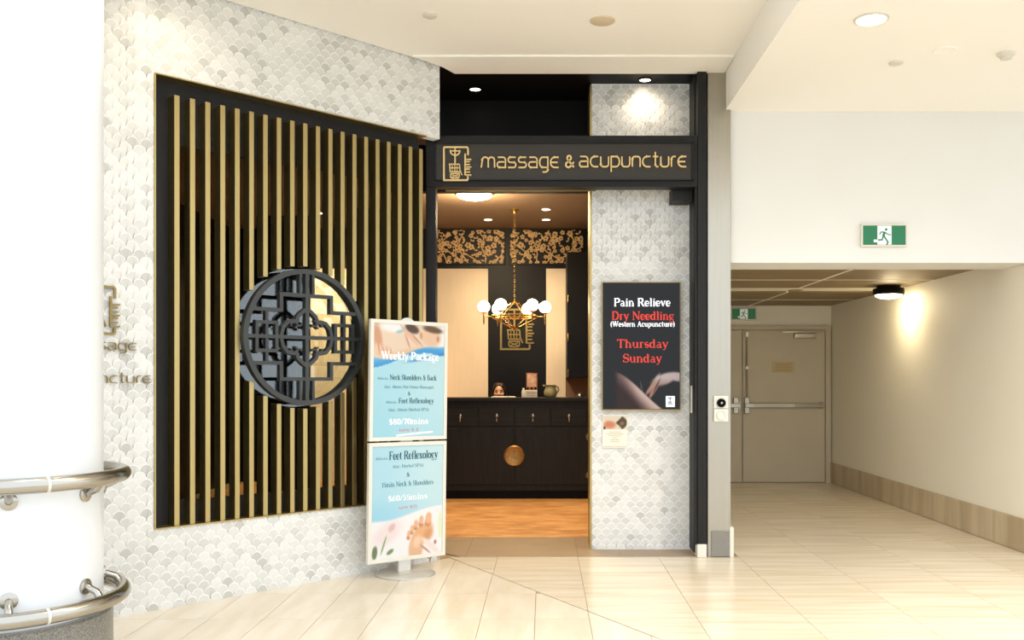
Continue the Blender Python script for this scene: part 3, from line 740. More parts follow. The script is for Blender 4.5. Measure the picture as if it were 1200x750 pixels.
# ================================================================== SERIF PRINT
def A_(cx, cz, rx, rz, a0, a1, n=7): return arc(cx, cz, rx, rz, a0, a1, n)
XH = .66
def glyph(ch):
    """(advance, thick strokes, thin strokes) cap height 1"""
    h = XH
    def sr(x, z, w=.13): return [(x-w, z), (x+w, z)]
    if ch == 'P': return .78, [[(.16, 0), (.16, 1)]], [[(.16, 1), (.44, 1)]+A_(.44, .74, .26, .26, 90, -90)+[(.16, .48)], sr(.16, 0), [(.03, 1), (.2, 1)]], [A_(.44, .74, .26, .26, 60, -60, 4)]
    if ch == 'R': return .9, [[(.16, 0), (.16, 1)], [(.46, .48), (.78, 0)]], [[(.16, 1), (.44, 1)]+A_(.44, .75, .25, .25, 90, -90)+[(.16, .5)], sr(.16, 0), [(.03, 1), (.2, 1)], [(.70, 0), (.9, 0)]], [A_(.44, .75, .25, .25, 60, -60, 4)]
    if ch == 'B': return .8, [[(.16, 0), (.16, 1)]], [[(.03, 1), (.42, 1)]+A_(.42, .77, .22, .23, 90, -90)+[(.16, .54)], [(.42, .54)]+A_(.44, .27, .26, .27, 90, -90)+[(.03, 0)]], [A_(.44, .27, .26, .27, 60, -60, 4)]
    if ch == 'D': return .92, [[(.16, 0), (.16, 1)], A_(.4, .5, .4, .5, 65, -65, 6)], [[(.03, 1), (.4, 1)]+A_(.4, .5, .4, .5, 90, -90)+[(.03, 0)]]
    if ch == 'N': return .98, [[(.14, .98), (.82, .02)]], [[(.14, 0), (.14, 1)], [(.82, 0), (.82, 1)], sr(.14, 0), sr(.82, 1), [(.02, 1), (.2, 1)]]
    if ch == 'W': return 1.3, [[(.1, 1), (.38, .02)], [(.62, 1), (.9, .02)]], [[(.38, 0), (.62, 1)], [(.9, 0), (1.16, 1)], sr(.1, 1), sr(.62, 1), sr(1.16, 1)]
    if ch == 'A': return .92, [[(.46, 1), (.76, 0)]], [[(.46, 1), (.14, 0)], [(.24, .34), (.64, .34)], sr(.14, 0), sr(.76, 0)]
    if ch == 'T': return .84, [[(.42, 0), (.42, 1)]], [[(.04, .8), (.04, 1), (.8, 1), (.8, .8)], sr(.42, 0)]
    if ch == 'S': return .68, [A_(.34, .75, .26, .25, 170, 260, 5)+A_(.34, .25, .28, .27, 80, -10, 5)], [A_(.34, .75, .26, .25, 30, 170, 6), A_(.34, .25, .28, .25, -10, -160, 6), [(.6, .72), (.6, 1)], [(.06, .0), (.06, .28)]]
    if ch == 'F': return .74, [[(.16, 0), (.16, 1)]], [[(.03, 1), (.64, 1), (.64, .8)], [(.16, .52), (.48, .52)], [(.48, .4), (.48, .64)], sr(.16, 0)]
    if ch == 'H': return .98, [[(.16, 0), (.16, 1)], [(.8, 0), (.8, 1)]], [[(.16, .5), (.8, .5)], sr(.16, 0), sr(.8, 0), sr(.16, 1), sr(.8, 1)]
    if ch == 'M': return 1.15, [[(.16, 1), (.56, .05)], [(.98, 0), (.98, 1)]], [[(.16, 0), (.16, 1)], [(.56, .05), (.98, 1)], sr(.16, 0), sr(.98, 0), sr(.98, 1), sr(.14, 1)]
    if ch == 'a': return .62, [[(.44, 0), (.44, .45)]], [A_(.28, h-.16, .17, .16, 150, 0, 6)+[(.44, .4)], A_(.26, .17, .2, .18, 70, 350, 8), [(.44, 0), (.6, .02)]]
    if ch == 'b': return .68, [[(.14, 0), (.14, 1)], A_(.34, h/2, .25, h/2, 60, -60, 5)], [A_(.34, h/2, .25, h/2, 130, -130, 10), [(.02, 1), (.14, 1)]]
    if ch == 'c': return .56, [A_(.32, h/2, .25, h/2, 110, 250, 6)], [A_(.32, h/2, .25, h/2, 40, 320, 10)]
    if ch == 'd': return .7, [[(.5, 0), (.5, 1)], A_(.3, h/2, .24, h/2, 120, 240, 5)], [A_(.3, h/2, .24, h/2, 50, 310, 10), [(.38, 1), (.5, 1)], [(.5, 0), (.64, 0)]]
    if ch == 'e': return .58, [A_(.3, h/2, .25, h/2, 110, 260, 6)], [A_(.3, h/2, .25, h/2, 0, 320, 12), [(.05, h/2), (.55, h/2)]]
    if ch == 'f': return .42, [[(.16, 0), (.16, .8)]], [[(.16, .8)]+A_(.3, .82, .14, .18, 180, 50, 5), [(.02, h), (.36, h)], sr(.16, 0)]
    if ch == 'g': return .64, [A_(.28, h*.64, .2, .2, 120, 240, 5)], [A_(.28, h*.64, .2, .22, 0, 340, 10), [(.42, h*.9), (.6, h)], A_(.3, -.12, .24, .17, 160, -180, 10), [(.16, .2), (.1, .1), (.5, .02)]]
    if ch == 'h': return .74, [[(.15, 0), (.15, 1)], [(.56, 0), (.56, .42)]], [A_(.36, .42, .2, h-.42, 170, 0, 6), sr(.15, 0, .12), sr(.57, 0, .12), [(.03, 1), (.15, 1)]]
    if ch == 'i': return .36, [[(.18, 0), (.18, h)], [(.18, .84), (.18, .96)]], [sr(.18, 0), [(.05, h), (.2, h)]]
    if ch == 'k': return .7, [[(.15, 0), (.15, 1)], [(.3, .36), (.56, 0)]], [[(.15, .26), (.5, h)], sr(.15, 0, .12), sr(.56, 0, .1), sr(.5, h, .1), [(.03, 1), (.15, 1)]]
    if ch == 'l': return .36, [[(.18, 0), (.18, 1)]], [sr(.18, 0), [(.05, 1), (.2, 1)]]
    if ch == 'm': return 1.1, [[(.15, 0), (.15, h)], [(.54, 0), (.54, .42)], [(.92, 0), (.92, .42)]], [A_(.345, .42, .195, h-.42, 170, 0, 6), A_(.73, .42, .19, h-.42, 170, 0, 6), sr(.15, 0, .11), sr(.54, 0, .11), sr(.92, 0, .11), [(.03, h), (.15, h)]]
    if ch == 'n': return .74, [[(.15, 0), (.15, h)], [(.56, 0), (.56, .42)]], [A_(.36, .42, .2, h-.42, 170, 0, 6), sr(.15, 0, .12), sr(.57, 0, .12), [(.03, h), (.15, h)]]
    if ch == 'o': return .64, [A_(.32, h/2, .26, h/2, 120, 240, 5), A_(.32, h/2, .26, h/2, 60, -60, 5)], [A_(.32, h/2, .26, h/2, 0, 360, 14)]
    if ch == 'p': return .68, [[(.15, -.3), (.15, h)], A_(.36, h/2, .24, h/2, 60, -60, 5)], [A_(.36, h/2, .24, h/2, 140, -140, 10), sr(.15, -.3), [(.03, h), (.15, h)]]
    if ch == 'r': return .5, [[(.15, 0), (.15, h)]], [A_(.36, .46, .2, h-.46, 170, 60, 5), sr(.15, 0), [(.03, h), (.15, h)]]
    if ch == 's': return .5, [A_(.24, .49, .17, .17, 160, 260, 4)+A_(.25, .17, .19, .17, 80, -10, 4)], [A_(.24, .49, .17, .17, 30, 160, 5), A_(.25, .17, .19, .17, -10, -160, 5)]
    if ch == 't': return .44, [[(.18, .08), (.18, .88)]], [[(.02, h), (.38, h)], A_(.3, .1, .12, .1, 180, 320, 4)]
    if ch == 'u': return .74, [[(.14, .2), (.14, h)], [(.56, 0), (.56, h)]], [A_(.35, .2, .21, .2, 180, 360, 7), [(.02, h), (.14, h)], [(.44, h), (.56, h)], [(.56, 0), (.7, 0)]]
    if ch == 'v': return .64, [[(.1, h), (.32, .02)]], [[(.32, 0), (.54, h)], sr(.1, h, .1), sr(.54, h, .1)]
    if ch == 'x': return .64, [[(.12, h), (.5, 0)]], [[(.5, h), (.12, 0)], sr(.12, h, .1), sr(.5, h, .1), sr(.12, 0, .1), sr(.5, 0, .1)]
    if ch == 'y': return .64, [[(.1, h), (.33, .04)]], [[(.55, h), (.28, -.2), (.16, -.28), (.06, -.24)], sr(.1, h, .1), sr(.55, h, .1)]
    if ch == '&': return .9, [[(.2, .8), (.7, .0)]], [A_(.34, .78, .18, .2, 200, -60, 8)+[(.2, .46)]+A_(.32, .24, .24, .24, 130, 320, 8)+[(.72, .5)], [(.62, .5), (.82, .5)]]
    if ch == '(': return .36, [A_(.4, .4, .3, .62, 140, 220, 6)], [A_(.4, .4, .3, .62, 115, 245, 8)]
    if ch == ')': return .36, [A_(-.04, .4, .3, .62, 40, -40, 6)], [A_(-.04, .4, .3, .62, 65, -65, 8)]
    if ch == '.': return .28, [[(.14, 0), (.14, .12)]], []
    if ch == '0': return .6, [A_(.3, .45, .22, .45, 120, 240, 5), A_(.3, .45, .22, .45, 60, -60, 5)], [A_(.3, .45, .22, .45, 0, 360, 14)]
    if ch == '1': return .45, [[(.24, 0), (.24, .9)]], [[(.08, .78), (.24, .9)], sr(.24, 0)]
    if ch == '2': return .58, [A_(.28, .66, .2, .22, 20, -40, 4)], [A_(.28, .66, .2, .22, 170, -40, 8)+[(.08, 0), (.5, 0), (.52, .14)]]
    if ch == '4': return .6, [[(.42, 0), (.42, .9)]], [[(.42, .9), (.06, .26), (.58, .26)], sr(.42, 0)]
    if ch == '5': return .58, [A_(.27, .28, .22, .28, 60, -60, 5)], [[(.5, .9), (.14, .9), (.12, .5)]+A_(.27, .28, .22, .28, 120, -150, 9)]
    if ch == '6': return .6, [A_(.3, .3, .22, .3, 120, 240, 5)], [A_(.3, .28, .22, .28, 0, 360, 12), [(.09, .35), (.2, .72), (.44, .9)]]
    if ch == '7': return .56, [[(.5, .9), (.22, 0)]], [[(.08, .76), (.08, .9), (.5, .9)]]
    if ch == '8': return .58, [[(.14, .72), (.44, .3)]], [A_(.29, .68, .18, .21, 0, 360, 12), A_(.29, .24, .22, .24, 0, 360, 12)]
    if ch == '$': return .6, [A_(.3, .66, .2, .2, 170, 260, 4)+A_(.3, .22, .22, .22, 80, -10, 4)], [A_(.3, .66, .2, .2, 30, 170, 6), A_(.3, .22, .22, .22, -10, -160, 6), [(.3, -.1), (.3, 1)]]
    if ch == '/': return .4, [], [[(.04, -.05), (.36, .95)]]
    return .34, [], []
def serif(parent, text, xc, base, cap, m, y, width=None, tk=.17, tn=.075, name='lettering', track=.05):
    adv = 0; lay = []
    for ch in text:
        g = glyph(ch); lay.append((adv, g)); adv += g[0]+track
    adv -= track
    k = cap if width is None else width/adv
    b = MB(); x0 = xc-adv*k/2
    for i, (ox, g) in enumerate(lay):
        e = -.00008*(i % 2)
        for j, pl_ in enumerate(g[1]+(g[3] if len(g) > 3 else [])): b.stroke([(x0+(ox+p[0])*k, base+p[1]*cap) for p in pl_], tk*cap, y-.0009+e-.00002*j, y)
        for j, pl_ in enumerate(g[2]): b.stroke([(x0+(ox+p[0])*k, base+p[1]*cap) for p in pl_], tn*cap, y-.0007+e-.00002*j, y)
    o = b.build(name, m, parent); o['kind'] = 'stuff'; return o

# ------------------------------------------------------------------ painted prints
def sst(e0, e1, x):
    t = max(0, min(1, (x-e0)/(e1-e0))); return t*t*(3-2*t)
def mixc(a, b, t): return tuple(a[i]+(b[i]-a[i])*t for i in range(3))
def ell(u, v, cx, cy, rx, ry, rot=0, soft=.25):
    """1 inside the ellipse, 0 outside"""
    c_, s_ = cos(rad(rot)), sin(rad(rot)); dx, dy = u-cx, v-cy
    a = (dx*c_+dy*s_)/rx; b = (-dx*s_+dy*c_)/ry
    return 1-sst(1-soft, 1+soft, math.hypot(a, b))
def paint(name, parent, x0, x1, z0, z1, y, nx, ny, fn, m):
    vs = []; cols = []
    for j in range(ny+1):
        for i in range(nx+1):
            u, v = i/nx, j/ny
            vs.append((x0+(x1-x0)*u, y, z0+(z1-z0)*v)); cols.append(fn(u, v))
    fs_ = [(j*(nx+1)+i, j*(nx+1)+i+1, (j+1)*(nx+1)+i+1, (j+1)*(nx+1)+i) for j in range(ny) for i in range(nx)]
    me = bpy.data.meshes.new(name); me.from_pydata(vs, [], fs_); me.materials.append(m)
    ca = me.color_attributes.new('Col', 'FLOAT_COLOR', 'POINT')
    for i, c in enumerate(cols): ca.data[i].color = rgb(*c)
    o = bpy.data.objects.new(name, me); COL.objects.link(o); o.parent = parent
    return o
def p_upper(u, v):
    # v from bottom; pale blue gradient, wave, massage photograph in the top quarter
    c = mixc((150, 214, 234), (206, 236, 240), sst(0, 1, u)*.7+.3*sst(.0, .5, v))
    c = mixc(c, (188, 230, 240), .5)
    wave = .655+.05*math.sin(u*4.2-1.3)+.06*u
    d = v-wave
    if d > 0: c = mixc(mixc((70, 160, 222), (150, 214, 242), sst(0, .14, d)), c, .0)
    c = mixc(c, (40, 130, 205), .75*(1-sst(0, .022, abs(v-(.665+.16*max(0, u-.4)**1.3))))*sst(.35, .6, u))
    edge = .70+.12*sst(.3, .85, u)-.015*math.sin(u*9)
    k = sst(edge-.012, edge+.012, v)
    if k > 0:
        s = (240, 216, 190)                                              # bare back
        s = mixc(s, (250, 246, 240), sst(.86, .97, u))
        s = mixc(s, (252, 250, 246), ell(u, v, .30, .985, .22, .06, 0, .4))
        s = mixc(s, (226, 184, 146), ell(u, v, .40, .74, .26, .03, 10, .7)*.6)
        s = mixc(s, (92, 70, 56), ell(u, v, .53, .965, .10, .04, -12, .3))       # hair
        s = mixc(s, (238, 200, 168), ell(u, v, .80, .895, .15, .075, -4, .18))   # head
        s = mixc(s, (110, 84, 62), ell(u, v, .83, .965, .14, .03, -6, .35))
        s = mixc(s, (206, 142, 104), ell(u, v, .66, .905, .018, .03, 10, .4)*.8) # ear
        s = mixc(s, (196, 132, 96), ell(u, v, .905, .88, .018, .026, 0, .5)*.8)
        s = mixc(s, (236, 190, 162), ell(u, v, .50, .90, .16, .022, -34, .25))   # right hand
        s = mixc(s, (182, 108, 80), ell(u, v, .60, .868, .09, .007, -34, .6)*.85)
        s = mixc(s, (236, 194, 166), ell(u, v, .455, .86, .075, .014, -62, .3))
        s = mixc(s, (182, 108, 80), ell(u, v, .475, .845, .065, .006, -62, .6)*.8)
        s = mixc(s, (150, 196, 206), ell(u, v, .36, .935, .055, .016, 10, .4)*.8)
        s = mixc(s, (216, 150, 114), ell(u, v, .06, .86, .055, .13, 12, .4)*.8)  # left hand
        for q in range(4):
            s = mixc(s, (240, 204, 178), ell(u, v, .05+.055*q, .765-.008*q, .020, .065, 14, .3))
            s = mixc(s, (196, 124, 92), ell(u, v, .078+.055*q, .765-.008*q, .007, .05, 14, .5)*.7)
        c = mixc(c, s, k)
    return c
def p_lower(u, v):
    c = mixc((176, 224, 240), (214, 240, 242), sst(.1, .9, u)*.6+.2)
    c = mixc(c, (150, 214, 240), .6*(1-sst(.36, .6, v))*(1-u))
    edge = .335+.10*sst(.15, .95, u)
    k = sst(edge-.01, edge+.012, edge*2-v)
    if k > 0:
        s = (250, 248, 246)
        s = mixc(s, (246, 224, 222), ell(u, v, .22, .22, .2, .09, 20, .5)*.7)
        s = mixc(s, (222, 170, 160), ell(u, v, .28, .27, .05, .03, 30, .5)*.6)
        s = mixc(s, (118, 136, 98), ell(u, v, .05, .06, .035, .06, -10))
        s = mixc(s, (150, 176, 120), ell(u, v, .17, .12, .012, .09, -25))
        s = mixc(s, (132, 152, 104), ell(u, v, .26, .055, .05, .02, 20))
        s = mixc(s, (238, 190, 150), ell(u, v, .62, .06, .10, .13, -12, .2))     # heel and arch
        s = mixc(s, (240, 184, 136), ell(u, v, .71, .185, .165, .085, 24, .2))   # ball
        s = mixc(s, (222, 156, 106), ell(u, v, .80, .175, .07, .05, 20, .5)*.7)
        s = mixc(s, (250, 222, 192), ell(u, v, .64, .12, .06, .05, 20, .6)*.8)
        for (tx, ty, tr) in ((.80, .325, .055), (.695, .315, .040), (.62, .285, .036), (.565, .245, .032), (.52, .20, .030)):
            s = mixc(s, (208, 132, 90), ell(u, v, tx-.008, ty-.035, tr*.8, tr*.7, 0, .4)*.9)
            s = mixc(s, (244, 190, 150), ell(u, v, tx, ty, tr*.82, tr*1.0, -12, .25))
        s = mixc(s, (250, 232, 222), ell(u, v, .83, .075, .14, .030, -30, .3))   # thumb
        s = mixc(s, (196, 112, 82), ell(u, v, .76, .045, .08, .010, -30, .5)*.8)
        s = mixc(s, (170, 86, 66), ell(u, v, .90, .10, .018, .02, 0, .4)*.8)
        s = mixc(s, (236, 246, 206), ell(u, v, .97, .25, .03, .13, 0))
        c = mixc(c, s, k)
    return c
def p_screen(u, v):
    c = (30, 27, 25)
    # bare back rising from the lower left, lit along its rim
    line = .30-.36*sst(.12, 1.02, u)**.9
    d = line-v
    if u > .14 and d > -.01:
        k = sst(-.006, .012, d)
        lit = 1-sst(.0, .10+.18*u, d)
        s = mixc((58, 34, 28), (238, 206, 196), lit*(.35+.65*sst(.15, .5, u)))
        c = mixc(c, s, k*sst(.13, .22, u)*(1-.55*sst(.78, .98, u)))
    h = max(ell(u, v, .80, .235, .17, .045, 12, .3), ell(u, v, .68, .19, .11, .042, 48, .3), ell(u, v, .97, .255, .14, .036, -4, .3))
    c = mixc(c, mixc((150, 104, 88), (226, 206, 204), sst(.17, .29, v+.04*u)), h)
    for (a_, b_2, r_) in ((.62, .165, 40), (.66, .15, 52)):
        c = mixc(c, (206, 160, 142), ell(u, v, a_, b_2, .085, .017, r_, .4)*.9)
    c = mixc(c, (70, 42, 34), ell(u, v, .70, .185, .07, .008, 48, .6)*.8)
    c = mixc(c, (180, 190, 200), ell(u, v, .50, .175, .006, .045, 18, .5)*.5)
    return c

# ================================================================== LIGHT-BOX SCREEN ON THE PILLAR
ys = YP-.062
sc_ = empty('display_screen', (0, ys, 0)); tag(sc_, 'dark wall screen advertising Pain Relieve and Dry Needling on the tiled pillar', 'screen')
sx0, sx1, sz0, sz1 = X_(705, ys), X_(798, ys), Z_(481, ys), Z_(330, ys)
MB().bbox(sx0, sx1, 0, .045, sz0, sz1, .004).build('screen_case', m_gold, sc_)
MB().box(sx0+.008, sx1-.008, -.003, 0, sz0+.008, sz1-.008).build('screen_glass', m_screen, sc_)
paint('screen_photo', sc_, sx0+.012, sx1-.012, sz0+.012, sz0+.012+(sz1-sz0)*.98, -.0034, 90, 150, p_screen, m_printe)
def sline(t, pa, pb, base, top, m, tk=.2, tn=.1):
    serif(sc_, t, X_((pa+pb)/2, ys), Z_(base, ys), (base-top)*ys/F, m, -.0036, (pb-pa)*ys/F, tk, tn)
sline('Pain Relieve', 719.5, 785.5, 358.7, 349.8, m_txtw)
sline('Dry Needling', 717, 790, 374.6, 365.2, m_txtr)
sline('(Western Acupuncture)', 715.5, 790.5, 382.6, 376.8, m_txtw)
sline('Thursday', 723, 783, 407.3, 398, m_txtr)
sline('Sunday', 730, 775.5, 424.4, 415, m_txtr)
ex, ez = X_(785.5, ys), Z_(470.5, ys)
MB().bbox(ex-.036, ex+.036, -.0045, -.0034, ez-.044, ez+.044, .0003).build('screen_emblem', m_txtw, sc_)
b = MB()
for i, (pts, w) in enumerate(LOGO[1:12]): b.stroke([(ex+(p[0]-445)*.00016, ez-(p[1]-403)*.00014) for p in pts], w*.0002, -.0052-.00002*i, -.0045)
b.build('emblem_print', m_blackp, sc_)

fly = empty('paper_flyer', (0, YP-.009, 0)); tag(fly, 'small cream price flyer stuck below the wall screen', 'flyer')
fx0, fx1, fz0, fz1 = X_(706, YP), X_(735, YP), Z_(525, YP), Z_(486, YP)
MB().box(fx0, fx1, -.002, 0, fz0, fz1).build('sheet', m_paper, fly)
def p_fly(u, v):
    c = (244, 228, 204)
    c = mixc(c, (226, 140, 100), ell(u, v, .28, .35, .24, .28, 10, .5))
    c = mixc(c, (60, 40, 30), ell(u, v, .06, .12, .05, .12))
    d = max(abs(u-.82)*1.6, 0)+abs(v-.5)*.9
    c = mixc(c, (96, 76, 50), 1-sst(.42, .48, d))
    c = mixc(c, (166, 140, 96), ell(u, v, .8, .45, .08, .12)*.8)
    return c
paint('flyer_photo', fly, fx0+.004, fx1-.004, fz1-.12, fz1-.01, -.0024, 24, 16, p_fly, m_print)
b = MB()
for i in range(6):
    hw = (.05, .07, .055, .025, .04, .035)[i]; zz = fz1-.14-.016*i
    b.box((fx0+fx1)/2-hw, (fx0+fx1)/2+hw, -.0025, -.002, zz-.002, zz+.002)
b.box(fx0+.004, fx1-.004, -.0025, -.002, fz0+.008, fz0+.012)
b.build('flyer_lettering', m_inkg, fly)

# ================================================================== FREE-STANDING POSTER STAND
bc = at(475, 673, 6.56); bc.z = 0
st = empty('poster_stand', (bc.x, bc.y, 0), rad(39)); tag(st, 'free-standing white framed sign with two stacked blue massage posters', 'sign stand')
st.rotation_euler = (0, rad(.8), rad(39))
MB().lathe([(.212, 0), (.212, .010), (.205, .016), (.03, .020)], 48).build('base_disc', m_alu, st, 40)
MB().bbox(-.052, .052, .004, .040, .016, 1.80, .008).build('post', m_alu, st)
MB().lathe([(.075, 0), (.075, .02)], 32, (0, .012, 1.757), 'y').build('post_cap', m_alu, st, 40)
hw = .316
for (za, zb, fn, nm) in ((.957, 1.807, p_upper, 'upper'), (.107, .945, p_lower, 'lower')):
    pn = MB()
    w = .024
    pn.bbox(-hw, hw, -.022, .002, za, zb, .003)
    pan = pn.build('poster_frame', m_plast, st)
    b = MB(); t = .026
    b.box(-hw, hw, -.030, -.022, zb-t, zb).box(-hw, hw, -.030, -.022, za, za+t).box(-hw, -hw+t, -.030, -.022, za+t, zb-t).box(hw-t, hw, -.030, -.022, za+t, zb-t)
    b.build('snap_edge', m_plast, pan)
    paint('poster_print', pan, -hw+t, hw-t, za+t, zb-t, -.0232, 84, 110, fn, m_print)
    H = zb-za
    def tl(text, frac, cap, m, width=None, xc=0, tk=.15, tn=.07):
        serif(pan, text, xc, za+H*frac, cap, m, -.0236, width, tk, tn)
    if nm == 'upper':
        tl('Weekly Package', .675, .052, m_whitet, .47, .01, .24, .12)
        tl('40min', .505, .018, m_tealp, .085, -.215)
        tl('Neck Shoulders & Back', .505, .036, m_teal, .385, .035)
        tl('(inc. 10min Hot Stone Massage)', .435, .021, m_tealp, .40)
        tl('&', .375, .028, m_teal)
        tl('40min', .310, .018, m_tealp, .09, -.145)
        tl('Feet Reflexology', .310, .036, m_teal, .29, .06)
        tl('(inc. 20min Herbal SPA)', .245, .021, m_tealp, .33)
        tl('$80/70mins', .135, .042, m_whitet, .32, 0, .24, .12)
        tl('save $30', .075, .026, m_pinkt, .16)
        b = MB(); b.stroke([(-.10, za+.035), (.10, za+.05), (.2, za+.055)], .012, -.0238, -.0234); b.build('poster_swash', m_whitet, pan)
    else:
        tl('40min', .858, .018, m_tealp, .10, -.215)
        tl('Feet Reflexology', .855, .056, m_teal, .40, .045)
        tl('(inc. Herbal SPA)', .785, .021, m_tealp, .25)
        tl('&', .705, .030, m_teal)
        tl('15min Neck & Shoulders', .628, .034, m_tealp, .42)
        tl('$60/55mins', .508, .040, m_whitet, .32, 0, .22, .1)
        tl('save $25', .435, .024, m_pinkt, .15)

# ================================================================== EXIT SIGNS
def exit_sign(name, loc, w, h, label):
    e = empty(name, loc); tag(e, label, 'exit sign', 'green running figure exit signs')
    MB().bbox(-w/2-.014, w/2+.014, 0, .028, -h/2-.014, h/2+.014, .004).build('sign_case', m_plast, e)
    MB().box(-w/2, w/2, -.002, 0, -h/2, h/2).build('green_panel', m_green, e)
    MB().box(-w*.165, w*.165, -.0035, -.002, -h/2+.002, h/2-.002).build('white_panel', m_exitw, e)
    k = h/360.0
    P = lambda pts: [((p[0]-585)*k, -(p[1]-345)*k) for p in pts]
    b = MB(); hd = P([(615, 240)])[0]
    b.prism_xz(arc(hd[0], hd[1], 24*k, 24*k, 0, 330, 11), -.0048, -.0035)
    for i, (pts, w_) in enumerate((([(585, 280), (565, 370)], 46), ([(575, 290), (525, 285), (492, 330)], 20), ([(600, 295), (650, 332), (705, 338)], 18), ([(560, 365), (540, 432), (462, 436)], 26), ([(575, 365), (650, 475), (625, 525)], 26))):
        b.stroke(P(pts), w_*k, -.0046-.0002*i, -.0035)
    b.build('running_figure', m_green, e)
    b = MB().box(-w*.165-.03*w/.35*1, -w*.165, -.0034, -.002, -h/2+.022*h/.165, -h/2+.045*h/.165); b.build('step_mark', m_exitw, e)
    return e
e1p = at(1034.8, 276.3, YW)
exit_sign('exit_sign', (e1p.x, YW-.028, e1p.z), .335, .152, 'green running man exit sign on the white wall above the passage')
e2p = at(873, 367.5, YD-.1)
exit_sign('exit_sign', (e2p.x, YD-.03, e2p.z), .315, .135, 'green running man exit sign above the fire door')

# ================================================================== CEILING FITTINGS
def downlight(loc, r, label, trim=m_plast, up=0):
    e = empty('downlight', loc); tag(e, label, 'downlight', 'recessed downlights')
    MB().lathe([(r*1.18, 0), (r*1.18, -.006), (r*1.0, -.010), (r*.98, -.002)], 32).build('trim_ring', trim, e, 40)
    MB().lathe([(r*.98, -.003), (r*.9, -.006), (r*.3, -.009)], 32).build('lamp_lens', m_glow, e, 60)
    return e
def dl_at(px, py, Z, r, label, trim=m_plast):
    Y = (Z-HC)*F/(CY-py); return downlight((X_(px, Y), Y, Z), r, label, trim)
d1 = dl_at(1021, 22, ZR, .085, 'bright downlight in the lower white ceiling at the right')
spot('downlight_lamp', (d1.location.x, d1.location.y, ZR-.03), 45, 150, (1, .9, .74))
d2 = dl_at(557, 104, ZC-.001, .045, 'downlight at the left of the black recess above the sign', m_blackp)
spot('downlight_lamp', (d2.location.x, d2.location.y, ZC-.03), 18, 80)
d3 = dl_at(756, 93, ZC-.001, .045, 'downlight in the black recess above the tiled pillar', m_blackp)
spot('downlight_lamp', (d3.location.x, d3.location.y, ZC-.03), 5.5, 160)
for (dx, dy, dz, lb) in ((-1.9, 4.3, ZC, 'added fill downlight before the gold bar screen, above the frame'), (-.3, 4.4, ZC, 'added fill downlight before the shop entrance, above the frame'), (.95, 4.4, ZC, 'added fill downlight before the tiled pillar, above the frame'), (3.0, 4.5, ZR, 'added fill downlight before the passage, above the frame')):  # unseen downlights added to brighten the floor, ceiling and passage
    downlight((dx, dy, dz), .085, lb)
    spot('downlight_lamp', (dx, dy, dz-.03), 175 if dz == ZR else (26 if dx < -1 else 46), 150, (1, .90, .74))
def wall_washer(px, Y):
    e = downlight((X_(px, Y), Y, ZC), .06, 'downlight washing the top of the mosaic wall')
    return e
w1 = wall_washer(225, 5.30)
spot('downlight_lamp', (w1.location.x, w1.location.y, ZC-.03), 9.5, 160)
def disc_fit(px, py, Z, prof, name, label, m=m_plast, cat='fitting'):
    Y = (Z-HC)*F/(CY-py); o = MB().lathe(prof, 32).build(name, m, None, 40); o.location = (X_(px, Y), Y, Z)
    tag(o, label, cat); return o
disc_fit(706, 24, ZC, [(.085, 0), (.085, -.006), (.078, -.010), (.01, -.010)], 'ceiling_speaker', 'round speaker grille in the ceiling above the sign', mat('speaker_grille', rgb(214, 198, 170), .7), 'speaker')
disc_fit(504, 17, ZC, [(.048, 0), (.048, -.012), (.036, -.020), (.01, -.022)], 'smoke_detector', 'small white detector on the ceiling above the gold bar screen', m_plast, 'detector')
disc_fit(1050, 73, ZR, [(.045, 0), (.045, -.012), (.034, -.016), (.012, -.018)], 'sprinkler_cap', 'low white sprinkler cap below the bright downlight', m_plast, 'sprinkler')
disc_fit(1107, 59, ZR, [(.075, 0), (.07, -.006), (.06, -.003), (.01, -.003)], 'ceiling_speaker', 'flush round cream grille right of the bright downlight', m_ceil, 'speaker')
sd = disc_fit(1179, 62, ZR, [(.055, 0), (.055, -.014), (.05, -.02), (.036, -.026), (.036, -.04), (.01, -.044)], 'smoke_detector', 'domed white smoke detector at the far right of the ceiling', m_plast, 'detector')
disc_fit(932, 340, ZP+.012, [(.085, 0), (.085, -.004), (.02, -.006)], 'ceiling_speaker', 'small round grille on the passage ceiling strip', mat('passage_grille', rgb(150, 132, 96), .7), 'speaker')

# passage drum light
pl_e = empty('passage_light', (3.62, 9.67, ZP)); tag(pl_e, 'black drum ceiling light with a glowing dome in the passage', 'ceiling light')
MB().lathe([(.12, 0), (.12, -.03), (.152, -.03), (.158, -.04), (.158, -.092), (.148, -.098), (.13, -.096)], 40).build('drum', m_blackp, pl_e, 40)
MB().lathe([(.135, -.09), (.128, -.108), (.10, -.124), (.05, -.135), (.005, -.138)], 32).build('dome', m_pdome, pl_e, 60)
point('passage_lamp', (3.66, 9.67, ZP-.24), 2.5, (1, .82, .48), .06)

